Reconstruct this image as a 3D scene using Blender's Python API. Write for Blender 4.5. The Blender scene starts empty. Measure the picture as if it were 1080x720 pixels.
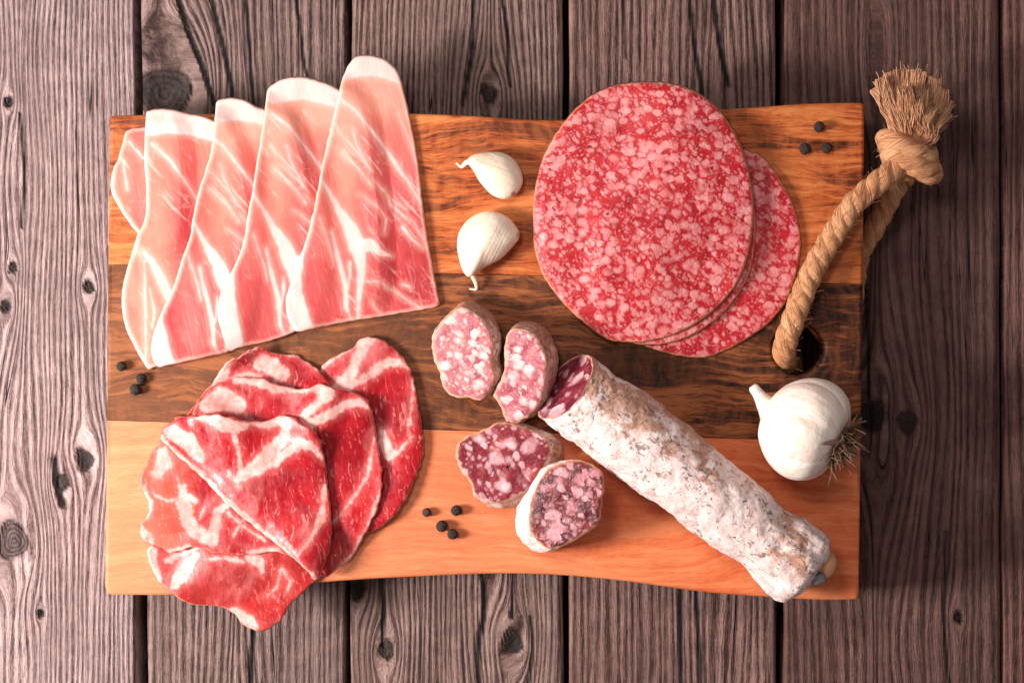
import bpy, bmesh, math, random
import numpy as np
from mathutils import Vector, Matrix, noise as mnoise
random.seed(7); np.random.seed(7)
sc = bpy.context.scene
C = sc.collection
D = 18.0            # camera height above the board's top face (1 unit = 42 mm)
BT = 0.45           # board thickness
sc.unit_settings.system = 'METRIC'; sc.unit_settings.scale_length = 0.042

def W(px, py, z=0.0):
    """a point given where the photo shows it and its height -> world"""
    px = np.asarray(px, float); py = np.asarray(py, float); z = np.asarray(z, float) + 0*px
    k = (D - z)/D/100.0
    return np.stack([(px-540)*k, (360-py)*k, z], -1)

# ------------------------------------------------------------------ node helper
class N:
    def __init__(s, name, rough=.5):
        s.m = bpy.data.materials.new(name); s.m.use_nodes = True
        s.t = s.m.node_tree; s.b = s.t.nodes['Principled BSDF']
        s.b.inputs['Roughness'].default_value = rough
        s.tc = s.t.nodes.new('ShaderNodeTexCoord').outputs['Object']
    def put(s, sock, v):
        if v is None: return
        if isinstance(v, bpy.types.NodeSocket): s.t.links.new(v, sock)
        elif isinstance(v, (tuple, list)):
            sock.default_value = tuple(v)+(1,) if len(v) == 3 and len(sock.default_value) == 4 else tuple(v)
        else: sock.default_value = v
    def new(s, kind, **kw):
        n = s.t.nodes.new('ShaderNode'+kind)
        for k, v in kw.items(): setattr(n, k, v)
        return n
    def map(s, scale=(1, 1, 1), rot=0, loc=(0, 0, 0), src=None):
        n = s.new('Mapping'); s.put(n.inputs['Vector'], src or s.tc)
        # rotate first, then stretch along the rotated axes
        if rot:
            n.inputs['Rotation'].default_value = (0, 0, math.radians(rot)); n.inputs['Location'].default_value = loc
            n2 = s.new('Mapping'); s.put(n2.inputs['Vector'], n.outputs[0]); n2.inputs['Scale'].default_value = scale
            return n2.outputs[0]
        n.inputs['Scale'].default_value = scale; n.inputs['Location'].default_value = loc
        return n.outputs[0]
    def noise(s, vec=None, scale=5., detail=4., rough=.5, dist=0., col=False):
        n = s.new('TexNoise'); s.put(n.inputs['Vector'], vec or s.tc)
        s.put(n.inputs['Scale'], scale); n.inputs['Detail'].default_value = detail
        n.inputs['Roughness'].default_value = rough; n.inputs['Distortion'].default_value = dist
        return n.outputs['Color' if col else 'Fac']
    def vor(s, vec=None, scale=5., feat='F1', rand=1.):
        n = s.new('TexVoronoi', feature=feat); s.put(n.inputs['Vector'], vec or s.tc)
        n.inputs['Scale'].default_value = scale; n.inputs['Randomness'].default_value = rand
        return n
    def math(s, op, a, b=None, c=None, clamp=False):
        n = s.new('Math', operation=op, use_clamp=clamp)
        for i, v in enumerate((a, b, c)): s.put(n.inputs[i], v)
        return n.outputs[0]
    def sstep(s, v, lo, hi, o0=0., o1=1.):
        n = s.new('MapRange', interpolation_type='SMOOTHSTEP')
        s.put(n.inputs['Value'], v); s.put(n.inputs['From Min'], lo); s.put(n.inputs['From Max'], hi)
        s.put(n.inputs['To Min'], o0); s.put(n.inputs['To Max'], o1)
        return n.outputs['Result']
    def mix(s, f, a, b, mode='MIX'):
        n = s.new('Mix', data_type='RGBA', blend_type=mode)
        s.put(n.inputs[0], f); s.put(n.inputs[6], a); s.put(n.inputs[7], b)
        return n.outputs[2]
    def ramp(s, f, stops):
        n = s.new('ValToRGB'); s.put(n.inputs[0], f); e = n.color_ramp.elements
        while len(e) < len(stops): e.new(.5)
        for i, (p, c) in enumerate(stops):
            e[i].position = p; e[i].color = tuple(c)+(1,) if len(c) == 3 else c
        return n.outputs[0]
    def attr(s, name):
        n = s.new('Attribute', attribute_name=name); return n.outputs['Fac']
    def sep(s, v):
        n = s.new('SeparateXYZ'); s.put(n.inputs[0], v); return n.outputs
    def comb(s, x, y, z=0.):
        n = s.new('CombineXYZ')
        for i, v in enumerate((x, y, z)): s.put(n.inputs[i], v)
        return n.outputs[0]
    def vadd(s, v, w, k):
        """v + (w-.5)*k"""
        a = s.new('VectorMath', operation='SUBTRACT'); s.put(a.inputs[0], w); a.inputs[1].default_value = (.5, .5, .5)
        b = s.new('VectorMath', operation='MULTIPLY_ADD'); s.put(b.inputs[0], a.outputs[0]); b.inputs[1].default_value = (k, k, k); s.put(b.inputs[2], v)
        return b.outputs[0]
    def bump(s, h, dist=.01, strength=1.):
        n = s.new('Bump'); s.put(n.inputs['Height'], h); n.inputs['Distance'].default_value = dist
        n.inputs['Strength'].default_value = strength
        if s.b.inputs['Normal'].is_linked: s.t.links.new(s.b.inputs['Normal'].links[0].from_socket, n.inputs['Normal'])
        s.t.links.new(n.outputs[0], s.b.inputs['Normal'])
    def col(s, c): s.put(s.b.inputs['Base Color'], c)
    def sss(s, w, r=(1, .3, .2), sc_=.05):
        s.b.inputs['Subsurface Weight'].default_value = w
        s.b.inputs['Subsurface Radius'].default_value = r
        s.b.inputs['Subsurface Scale'].default_value = sc_

# ------------------------------------------------------------------ object helpers
def mesh_obj(name, verts, faces, mat, root=None, origin=None, attrs=None, smooth=True):
    verts = np.asarray(verts, float)
    if root is not None: o_ = np.array(root.location)
    else: o_ = np.array(origin if origin is not None else (verts.min(0)+verts.max(0))/2*[1, 1, 0]+[0, 0, verts[:, 2].min()])
    me = bpy.data.meshes.new(name)
    me.from_pydata((verts-o_).tolist(), [], [tuple(int(i) for i in f) for f in faces])
    me.update()
    if attrs:
        for k, v in attrs.items():
            a = me.attributes.new(k, 'FLOAT', 'POINT'); a.data.foreach_set('value', np.asarray(v, np.float32))
    if smooth: me.polygons.foreach_set('use_smooth', [True]*len(me.polygons))
    me.materials.append(mat)
    o = bpy.data.objects.new(name, me); C.objects.link(o)
    if root is not None: o.parent = root
    else: o.location = o_
    return o
def tag(o, label, cat, group=None):
    o['label'] = label; o['category'] = cat
    if group: o['group'] = group
    return o
def empty(name, loc, label=None, cat=None, group=None):
    o = bpy.data.objects.new(name, None); C.objects.link(o); o.location = loc
    o.empty_display_size = .1
    if label: tag(o, label, cat, group)
    return o

# ------------------------------------------------------------------ 2-D tools (photo-plane units)
def smooth_closed(pts, n):
    P = np.array(pts, float); m = len(P); out = []
    for i in range(m):
        p0, p1, p2, p3 = P[i-1], P[i], P[(i+1) % m], P[(i+2) % m]
        for t in np.linspace(0, 1, 12, endpoint=False):
            out.append(.5*((2*p1)+(-p0+p2)*t+(2*p0-5*p1+4*p2-p3)*t*t+(-p0+3*p1-3*p2+p3)*t**3))
    out = np.array(out); out = np.vstack([out, out[:1]])
    d = np.r_[0, np.cumsum(np.linalg.norm(np.diff(out, axis=0), axis=1))]
    s = np.linspace(0, d[-1], n, endpoint=False)
    return np.stack([np.interp(s, d, out[:, 0]), np.interp(s, d, out[:, 1])], -1)
def catmull(pts, n):
    P = np.array(pts, float); P = np.vstack([2*P[0]-P[1], P, 2*P[-1]-P[-2]]); out = []
    for i in range(1, len(P)-2):
        p0, p1, p2, p3 = P[i-1], P[i], P[i+1], P[i+2]
        for t in np.linspace(0, 1, 16, endpoint=False):
            out.append(.5*((2*p1)+(-p0+p2)*t+(2*p0-5*p1+4*p2-p3)*t*t+(-p0+3*p1-3*p2+p3)*t**3))
    out.append(P[-2]); out = np.array(out)
    d = np.r_[0, np.cumsum(np.linalg.norm(np.diff(out, axis=0), axis=1))]
    s = np.linspace(0, d[-1], n)
    return np.stack([np.interp(s, d, out[:, k]) for k in range(out.shape[1])], -1)
def streak(X, Y, pts):
    """w - distance to a polyline whose points are (x, y, halfwidth)"""
    best = np.full(X.shape, -60.0)
    if len(pts) == 1: pts = list(pts)*2
    for (x0, y0, w0), (x1, y1, w1) in zip(pts[:-1], pts[1:]):
        dx, dy = x1-x0, y1-y0; L = dx*dx+dy*dy+1e-9
        t = np.clip(((X-x0)*dx+(Y-y0)*dy)/L, 0, 1)
        best = np.maximum(best, w0+(w1-w0)*t-np.hypot(X-x0-t*dx, Y-y0-t*dy))
    return best
def streaks(X, Y, L):
    b = np.full(X.shape, -60.0)
    for s in L: b = np.maximum(b, streak(X, Y, s))
    return b
def border_dist(X, Y, poly):
    b = np.full(X.shape, 1e9); P = np.vstack([poly, poly[:1]])
    for (x0, y0), (x1, y1) in zip(P[:-1], P[1:]):
        dx, dy = x1-x0, y1-y0; L = dx*dx+dy*dy+1e-9
        t = np.clip(((X-x0)*dx+(Y-y0)*dy)/L, 0, 1)
        b = np.minimum(b, (X-x0-t*dx)**2+(Y-y0-t*dy)**2)
    return np.sqrt(b)
def inside(X, Y, poly):
    r = np.zeros(X.shape, bool); P = np.vstack([poly, poly[:1]])
    for (x0, y0), (x1, y1) in zip(P[:-1], P[1:]):
        c = ((y0 > Y) != (y1 > Y)); xi = (x1-x0)*(Y-y0)/(y1-y0+1e-12)+x0
        r ^= c & (X < xi)
    return r
# stacking height map, 2-px cells, of what already lies on the board
GX, GY = np.meshgrid(np.arange(0, 1080, 2.), np.arange(0, 720, 2.))
H = np.zeros(GX.shape)
def box(A, r, f):
    out = None
    for ax in (0, 1):
        acc = A.copy()
        for k in range(1, r+1):
            for s in (-k, k): acc = f(acc, np.roll(A, s, ax))
        A = acc/(2*r+1) if f is np.add else acc
    return A
def lookup(A, X, Y):
    x = np.clip(X/2, 0, A.shape[1]-1.01); y = np.clip(Y/2, 0, A.shape[0]-1.01)
    i = x.astype(int); j = y.astype(int); u = x-i; v = y-j
    return (A[j, i]*(1-u)+A[j, i+1]*u)*(1-v)+(A[j+1, i]*(1-u)+A[j+1, i+1]*u)*v
def fbm(X, Y, s, seed=0):
    r = np.random.RandomState(seed); out = np.zeros(X.shape)
    for k in range(7):
        a = r.uniform(0, 6.28); f = 6.283/s*r.uniform(.6, 1.7)
        out += np.sin((X*math.cos(a)+Y*math.sin(a))*f+r.uniform(0, 6.28))
    return out/7**.5/1.2
def thin_slice(name, outline, mat, th, L, label, cat, group, wrinkle=None, nang=280, nr=72, jit=.7, seed=0, edge=2.4, extra=None, center=None):
    """a draped slice of meat: rests on what lies under it, rounded rim, fat streaks as an attribute"""
    global H
    O = smooth_closed(outline, nang)
    O = O+np.stack([fbm(O[:, 0], O[:, 1], 13, seed+5), fbm(O[:, 0], O[:, 1], 13, seed+9)], -1)*jit
    c = np.array(center) if center is not None else O.mean(0)
    rr = (np.arange(1, nr+1)/nr)**.8
    P = c+(O[None]-c)*rr[:, None, None]
    P = np.vstack([c[None], P.reshape(-1, 2)])
    S = box(box(H, 4, np.maximum), 4, np.add)
    bd = border_dist(P[:, 0], P[:, 1], O[::2])
    bd[-nang:] = 0
    wr = wrinkle or (lambda x, y: 0*x)
    zf = lambda X, Y, d: (lookup(S, X, Y)+.004+wr(X, Y), th*np.sqrt(np.clip(1-(1-np.clip(d/edge, 0, 1))**2, 0, 1)))
    zb, ze = zf(P[:, 0], P[:, 1], bd)
    top = W(P[:, 0], P[:, 1], zb+ze); bot = W(P[:, 0], P[:, 1], zb-.002)[:-nang]
    n0 = len(top); faces = []
    idx = lambda r, a, o=0: o+1+(r-1)*nang+a % nang
    for a in range(nang):
        faces.append((0, idx(1, a+1), idx(1, a)))
        faces.append((n0, n0+idx(1, a), n0+idx(1, a+1)))
    for r in range(1, nr):
        for a in range(nang):
            faces.append((idx(r, a), idx(r, a+1), idx(r+1, a+1), idx(r+1, a)))
            if r < nr-1: faces.append((n0+idx(r, a), n0+idx(r+1, a), n0+idx(r+1, a+1), n0+idx(r, a+1)))
            else: faces.append((n0+idx(r, a), idx(r+1, a), idx(r+1, a+1), n0+idx(r, a+1)))
    # orientation: photo y points down, so the loop may need flipping
    A = .5*np.sum(O[:, 0]*np.roll(O[:, 1], -1)-O[:, 1]*np.roll(O[:, 0], -1))
    if A < 0: faces = [f[::-1] for f in faces]
    faces = [f[::-1] for f in faces]
    F = streaks(P[:, 0], P[:, 1], L); T = extra(P[:, 0], P[:, 1]) if extra else 0*F
    at = dict(fat=np.r_[F, F[:-nang]], rim=np.r_[bd, bd[:-nang]], tone=np.r_[T, T[:-nang]])
    o = mesh_obj(name, np.vstack([top, bot]), faces, mat, attrs=at)
    tag(o, label, cat, group)
    m = inside(GX, GY, O); b, e = zf(GX, GY, np.full(GX.shape, 10.))
    H = np.where(m, b+e, H)
    return o

# ================================================================== materials
def mat_plank(i, light, mid, dark, period, contrast=1.):
    s = N('weathered_wood_%d' % i, .75); s.b.inputs['Specular IOR Level'].default_value = .25
    g = s.attr('g'); kn = s.attr('knot'); xyz = s.sep(s.tc); y = xyz[1]
    wob = s.noise(s.comb(g, s.math('MULTIPLY', y, .35), i*3.3), 1.3, 2, .5)
    g2 = s.math('ADD', g, s.math('MULTIPLY', s.math('SUBTRACT', wob, .5), .07))
    v = s.comb(g2, s.math('MULTIPLY', y, .05), i*7.)
    ridg = s.math('SINE', s.math('ADD', s.math('MULTIPLY', g2, 6.283*100/period), s.math('MULTIPLY', s.noise(v, 5, 2), 14)))
    ridg = s.math('MULTIPLY_ADD', ridg, .5, .5)
    coarse = s.noise(v, 7, 3, .6)
    lines = s.noise(s.comb(g2, s.math('MULTIPLY', y, .03), i*1.7), 26, 3, .75)
    fine = s.noise(s.comb(g2, s.math('MULTIPLY', y, .07), 2.), 75, 3, .7)
    grit = s.noise(s.comb(g2, s.math('MULTIPLY', y, .4), 5.), 60, 3, .7)
    h = s.math('MULTIPLY_ADD', ridg, .42, s.math('MULTIPLY', lines, .75))
    h = s.math('ADD', h, s.math('MULTIPLY', s.math('SUBTRACT', fine, .5), .95))
    h = s.math('ADD', h, s.math('MULTIPLY', s.math('SUBTRACT', grit, .5), .35))
    h = s.math('ADD', h, s.math('MULTIPLY', s.math('SUBTRACT', coarse, .5), .35))
    hc = s.math('MULTIPLY_ADD', s.math('SUBTRACT', h, .55), contrast, .5)
    c = s.ramp(hc, [(.12, dark), (.38, mid), (.62, light), (.9, [min(.9, a*1.35) for a in light])])
    blot = s.noise(s.map((1, .45, 1)), 1.6, 4, .6)
    c = s.mix(s.sstep(blot, .38, .68), c, s.mix(.5, c, mid), 'MIX')
    c = s.mix(s.sstep(s.noise(None, 4, 5, .7), .35, .75, .78, 1.12), (0, 0, 0), c)
    # cracks that follow the grain
    cr = s.noise(s.comb(g2, s.math('MULTIPLY', y, .012), 11.+i), 11, 1., .5)
    msk = s.noise(s.comb(g2, s.math('MULTIPLY', y, .09), 3.+i), 3, 2, .5)
    crack = s.math('MULTIPLY', s.sstep(s.math('ABSOLUTE', s.math('SUBTRACT', cr, .5)), .001, .009, 1., 0.), s.sstep(msk, .52 if i else .6, .58 if i else .65))
    ck = s.math('MAXIMUM', crack, s.attr('crack'))
    # knots: rings and dark heart
    rings = s.math('SINE', s.math('ADD', s.math('MULTIPLY', kn, 26), s.math('MULTIPLY', s.noise(None, 9, 4), 5)))
    kc = s.mix(s.math('MULTIPLY_ADD', rings, .3, .45), [a*.5 for a in dark], [a*.75 for a in mid])
    kc = s.mix(s.sstep(s.noise(s.map((1, 1, 1)), 22, 4, .7), .4, .7, 0, .6), kc, [a*.3 for a in dark])
    c = s.mix(s.sstep(kn, .0, .12), c, kc)
    c = s.mix(s.attr('heart'), c, (.010, .008, .008))
    c = s.mix(ck, c, (.008, .006, .006))
    s.col(c)
    s.put(s.b.inputs['Roughness'], s.sstep(h, .3, .8, .85, .6))
    hh = s.math('SUBTRACT', h, s.math('MULTIPLY', ck, 1.6))
    hh = s.math('SUBTRACT', hh, s.math('MULTIPLY', s.sstep(kn, 0, .3), .5))
    s.bump(hh, .045, .8)
    return s.m

def mat_board(name, pale, mid, dark, thr, seed, figure=1., left_tone_wash=None):
    s = N(name, .42)
    x = s.sep(s.tc)[0]; y = s.sep(s.tc)[1]
    base = s.comb(x, y, seed)
    w = s.noise(s.map((.55, .9, 1), 0, (seed, 0, 0)), 1.1, 3, .5, 0, True)
    v = s.vadd(base, w, .7*figure)
    vs = s.map((.16, 1.3, 1), 2, (0, 0, 0), v)
    n1 = s.noise(vs, 2.4, 6, .62, .9*figure)
    n2 = s.noise(s.map((.10, 1.6, 1), -1, (3, 0, 0), v), 9, 5, .65, .3)
    n3 = s.noise(s.map((.22, 3, 1), 0, (0, 0, 0), v), 26, 4, .7)
    f = s.math('ADD', n1, s.math('MULTIPLY', s.math('SUBTRACT', n2, .5), .85))
    f = s.math('ADD', f, s.math('MULTIPLY', s.math('SUBTRACT', n3, .5), .45))
    a, b, c_ = thr
    c = s.ramp(f, [(a, dark), (b, mid), (c_, pale)])
    if left_tone_wash: c = s.mix(s.sstep(s.math('ADD', x, s.math('MULTIPLY', s.math('SUBTRACT', n1, .5), 5)), -5, 3, .42, 0), c, left_tone_wash)  # paler left end: walnut's own tone; on honey, painted light wash
    pores = s.noise(s.map((.35, 5, 1), 0, (0, 0, 0), v), 30, 2, .6)
    c = s.mix(s.sstep(pores, .60, .72, 0, .55), c, [q*.45 for q in mid])
    chat = s.noise(s.map((1.2, .35, 1), 0, (0, 0, 0), v), 9, 3, .6)      # cross-grain figure
    c = s.mix(s.sstep(chat, .35, .7, 0., .28), c, pale)
    sc1 = s.noise(s.map((.12, 7, 1), 24, (1, 2, 0)), 9, 1.5, .5); sc2 = s.noise(s.map((.12, 7, 1), -17, (5, 1, 0)), 9, 1.5, .5)
    scr = s.math('MULTIPLY', s.math('MAXIMUM', s.sstep(sc1, .70, .73), s.sstep(sc2, .70, .73)), s.sstep(s.noise(None, 1.3, 2), .45, .6))
    c = s.mix(s.math('MULTIPLY', scr, .30), c, pale)
    c = s.mix(s.sstep(s.noise(None, 1.1, 5, .65), .35, .7, .22, 0), c, [q_*.55 for q_ in mid])
    s.col(c)
    s.put(s.b.inputs['Roughness'], s.sstep(n2, .3, .7, .55, .42))
    s.b.inputs['Specular IOR Level'].default_value = .22
    s.bump(s.math('SUBTRACT', s.math('ADD', n3, s.math('MULTIPLY', pores, -.6)), s.math('MULTIPLY', scr, .6)), .012, .5)
    return s.m

def mat_coppa():
    s = N('cured_neck_meat', .3); s.b.inputs['Specular IOR Level'].default_value = .28
    F = s.attr('fat'); rim = s.attr('rim')
    n1 = s.noise(None, 6, 4, .55); n2 = s.noise(s.map((1, .3, 1), -12), 17, 3, .5)
    F2 = s.math('ADD', F, s.math('MULTIPLY', s.math('SUBTRACT', n1, .5), 7))
    F2 = s.math('ADD', F2, s.math('MULTIPLY', s.math('SUBTRACT', n2, .5), 6))
    F2 = s.math('ADD', F2, s.math('MULTIPLY', s.math('SUBTRACT', s.noise(None, 28, 3, .6), .5), 4))
    mask = s.sstep(F2, -1.6, 2.2)
    halo = s.sstep(F2, -9, 2, 0, .32)
    # muscle
    big = s.noise(None, 1.7, 4, .55); fib = s.noise(s.map((1, .16, 1), -10), 34, 4, .65)
    red = s.ramp(s.math('MULTIPLY_ADD', fib, .5, s.math('MULTIPLY', big, .6)),
                 [(.3, (.08, .001, .004)), (.47, (.25, .003, .009)), (.66, (.43, .010, .017)), (.85, (.58, .050, .048))])
    red = s.mix(s.math('MULTIPLY', s.attr('tone'), .85), red, (.70, .13, .075))
    fl = s.noise(s.vadd(s.map((1, .15, 1), -10, (2, 0, 0)), s.noise(None, 4, 2, .5, 0, True), .12), 30, 2.5, .6); fl2 = s.noise(None, 3, 3, .5)
    fleck = s.math('MULTIPLY', s.sstep(fl, .55, .68), s.sstep(fl2, .36, .58))
    red = s.mix(s.math('MULTIPLY', fleck, .55), red, (.80, .26, .23))
    salt = s.vor(s.map((1, .6, 1)), 26).outputs; sm = s.math('MULTIPLY', s.sstep(salt['Distance'], .10, .22, 1, 0), s.sstep(s.sep(salt['Color'])[0], .80, .86))
    red = s.mix(s.math('MULTIPLY', sm, .3), red, (.84, .40, .36))
    pale = s.sstep(s.noise(s.map((1, .45, 1), 20, (5, 0, 0)), 2.6, 4, .6), .50, .72, 0, .45)  # uneven pink of the lean, with glossy sheen painted in
    red = s.mix(pale, red, (.84, .26, .25))
    red = s.mix(halo, red, (.80, .22, .20))
    fat = s.ramp(s.noise(None, 13, 5, .65), [(.3, (.70, .24, .21)), (.5, (.77, .40, .36)), (.7, (.83, .57, .52))])
    c = s.mix(s.math('MULTIPLY', mask, s.sstep(n1, .3, .62, .66, 1.)), red, fat)
    vein = s.vor(s.vadd(s.tc, s.noise(None, 3, 4, .6, 0, True), .35), 3.2, 'DISTANCE_TO_EDGE').outputs['Distance']
    vm = s.math('MULTIPLY', s.sstep(vein, .008, .03, 1, 0), s.sstep(s.noise(None, 2.1, 2), .5, .62))
    c = s.mix(s.math('MULTIPLY', vm, .0), c, (.84, .4, .34))
    c = s.mix(s.sstep(s.math('ADD', rim, s.math('MULTIPLY', s.noise(None, 12, 3), 3)), 1.6, 3.4, .5, 0), c, (.84, .40, .28))
    s.col(c)
    s.put(s.b.inputs['Roughness'], s.sstep(s.noise(None, 14, 4, .6), .3, .7, .24, .46))
    s.sss(.12, (1, .25, .2), .05)
    s.bump(s.math('MULTIPLY_ADD', mask, .35, s.math('MULTIPLY', fib, .6)), .010, .45)
    s.bump(s.noise(None, 3, 2, .5), .05, .5)
    return s.m

def mat_prosciutto():
    s = N('dry_cured_ham', .36); s.b.inputs['Specular IOR Level'].default_value = .3
    F = s.attr('fat'); T = s.attr('tone')
    n1 = s.noise(None, 11, 5, .6); n2 = s.noise(s.map((1, .22, 1), -14), 20, 4, .6)
    F2 = s.math('ADD', F, s.math('MULTIPLY', s.math('SUBTRACT', n1, .5), 3.2))
    F2 = s.math('ADD', F2, s.math('MULTIPLY', s.math('SUBTRACT', n2, .5), 1.8))
    mask = s.sstep(F2, -1.3, 2.2); halo = s.sstep(F2, -7, 1, 0, .32)
    fib = s.noise(s.map((1, .06, 1), -14), 44, 3, .6); big = s.noise(s.map((1, .5, 1), -14), 2.2, 4, .6)
    t = s.math('ADD', T, s.math('ADD', s.math('MULTIPLY', s.math('SUBTRACT', big, .5), 1.0), s.math('MULTIPLY', s.math('SUBTRACT', fib, .5), .22)))
    red = s.ramp(t, [(.0, (.74, .26, .19)), (.25, (.71, .175, .125)), (.5, (.66, .115, .100)), (.75, (.56, .065, .068)), (1., (.38, .02, .03))])
    red = s.mix(s.sstep(fib, .5, .72, 0, .26), red, (.78, .38, .32))
    dg = s.noise(s.map((1.2, .07, 1), -42, (7, 0, 0)), 14, 3, .6); dg2 = s.noise(None, 3, 2)
    red = s.mix(s.math('MULTIPLY', s.sstep(dg, .58, .66), s.sstep(dg2, .42, .6, 0, .55)), red, (.82, .46, .40))
    vv = s.vadd(s.map((1.25, .55, 1), -25), s.noise(None, 4, 4, .6, 0, True), .4)
    vein = s.vor(vv, 3.6, 'DISTANCE_TO_EDGE').outputs['Distance']
    vm = s.math('MULTIPLY', s.sstep(vein, .006, .035, 1, 0), s.sstep(s.noise(None, 2.7, 2), .47, .6))
    red = s.mix(s.math('MULTIPLY', vm, .16), red, (.92, .66, .60))
    red = s.mix(halo, red, (.90, .50, .42))
    fat = s.ramp(s.noise(s.map((1, .4, 1), -14), 8, 4, .6), [(.3, (.78, .46, .42)), (.6, (.82, .58, .54)), (.8, (.85, .67, .64))])
    red = s.mix(s.sstep(s.math('ADD', s.attr('rim'), s.math('MULTIPLY', n1, 5)), 3, 9, .62, 0), red, (.88, .52, .42))
    c = s.mix(s.math('MULTIPLY', mask, .94), red, fat)
    s.col(c)
    s.put(s.b.inputs['Roughness'], s.sstep(n1, .3, .7, .3, .48))
    s.sss(.15, (1, .4, .3), .06)
    s.bump(s.math('MULTIPLY_ADD', mask, .4, s.math('MULTIPLY', fib, .6)), .010, .4)
    s.bump(s.noise(s.map((1, .4, 1), -14), 4, 2, .5), .03, .4)
    return s.m

def mat_salami(name, reds, fats, size, dens, rimcol, seed=0, rough=.35, dark=None, sd=None):
    s = N(name, rough); s.b.inputs['Specular IOR Level'].default_value = .25
    v = s.map((1, 1, 1), 0, (seed, seed*.7, 0))
    v = s.vadd(v, s.noise(v, 100/size*.45, 4, .6, 0, True), size/100*.8)
    v = s.vadd(v, s.noise(v, 100/size*1.8, 3, .6, 0, True), size/100*.22)
    masks = []
    for k, (q, dd) in enumerate(((1., dens), (.55, dens-.08), (.3, dens-.18))):
        vo = s.vor(s.map(((1, 1.35, 1), (1.3, .9, 1), (1.2, 1, 1))[k], (10, -35, 60)[k], (k*3.1, k, 0), v), 100/(size*q))
        r = s.sep(vo.outputs['Color'])[0]
        t = s.math('MULTIPLY', s.sstep(r, 1-dd-.12, 1-dd+.25), .52)
        m = s.sstep(s.math('SUBTRACT', s.math('ADD', t, s.math('MULTIPLY', s.math('SUBTRACT', s.noise(v, 3, 3, .5), .5), .5)), vo.outputs['Distance']), -.13, .20)
        masks.append(s.math('MULTIPLY', m, (1, .9, .6)[k]))
    mk = s.math('MAXIMUM', s.math('MAXIMUM', masks[0], masks[1]), masks[2])
    c = s.ramp(s.noise(v, 5, 6, .7), [(.3, reds[0]), (.5, reds[1]), (.72, reds[2])])
    c = s.mix(s.sstep(s.noise(v, 38, 3, .6), .52, .7, 0, .4), c, reds[2])
    f = s.ramp(s.noise(v, 8, 4, .6), [(.32, fats[0]), (.6, fats[1])])
    c = s.mix(s.math('MULTIPLY', mk, s.sstep(s.noise(v, 6, 3, .5), .25, .6, .62, 1.)), c, f)
    if dark:   # small holes and peppercorn chips in the mince
        vd = s.vor(s.vadd(s.tc, s.noise(None, 20, 2, .5, 0, True), .05), 4.2)
        hm = s.math('MULTIPLY', s.sstep(vd.outputs['Distance'], .04, .10, 1, 0), s.sstep(s.sep(vd.outputs['Color'])[1], .72, .78))
        c = s.mix(hm, c, dark); mk = s.math('SUBTRACT', mk, hm)
    rim = s.attr('rim')
    c = s.mix(s.sstep(s.math('ADD', rim, s.math('MULTIPLY', s.noise(None, 14, 3), 3)), 2.0, 4.6, .85, 0), c, rimcol)
    s.col(c)
    s.put(s.b.inputs['Roughness'], s.sstep(s.noise(None, 16, 4, .6), .3, .7, rough-.1, rough+.14))
    s.sss(.1, (1, .3, .25), .04)
    s.bump(s.math('MULTIPLY_ADD', mk, .5, s.noise(v, 30, 3, .6)), .014, .6)
    s.bump(s.noise(None, 5, 3, .5), .05, .5)
    return s.m

def mat_mould(name, shade=1.):
    s = N(name, .8)
    v = s.vadd(s.tc, s.noise(None, 5, 4, .6, 0, True), .15)
    white = s.ramp(s.noise(v, 7, 6, .65), [(.3, (.66, .42, .38)), (.5, (.82, .64, .61)), (.7, (.88, .77, .74))])
    tan = s.ramp(s.noise(v, 11, 5, .7), [(.35, (.24, .075, .035)), (.6, (.58, .27, .14)), (.8, (.66, .38, .22))])
    patch = s.noise(v, 3.1, 6, .68)
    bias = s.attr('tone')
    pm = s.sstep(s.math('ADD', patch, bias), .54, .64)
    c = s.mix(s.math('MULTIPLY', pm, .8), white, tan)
    # flakes where the bloom has come away: small irregular islands
    d1 = s.noise(v, 11, 4, .65, .9); d2 = s.noise(s.tc, 2.2, 3, .5)
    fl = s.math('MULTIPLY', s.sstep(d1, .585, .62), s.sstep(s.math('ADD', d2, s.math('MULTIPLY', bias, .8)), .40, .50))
    c = s.mix(s.math('MULTIPLY', fl, .85), c, s.mix(s.noise(v, 20, 2), (.10, .07, .06), (.34, .22, .17)))
    sp = s.noise(s.map((1, .45, 1), -40, (4, 0, 0), v), 38, 2, .5, .5)
    c = s.mix(s.sstep(sp, .64, .69, 0, .85), c, (.10, .06, .055))
    if shade != 1.: c = s.mix(1., c, (shade, shade*.9, shade*.85), 'MULTIPLY')
    s.col(c); s.sss(.08, (1, .6, .5), .04)
    s.bump(s.math('SUBTRACT', s.noise(v, 13, 6, .7), s.math('MULTIPLY', fl, .35)), .04, .7)
    return s.m

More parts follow.
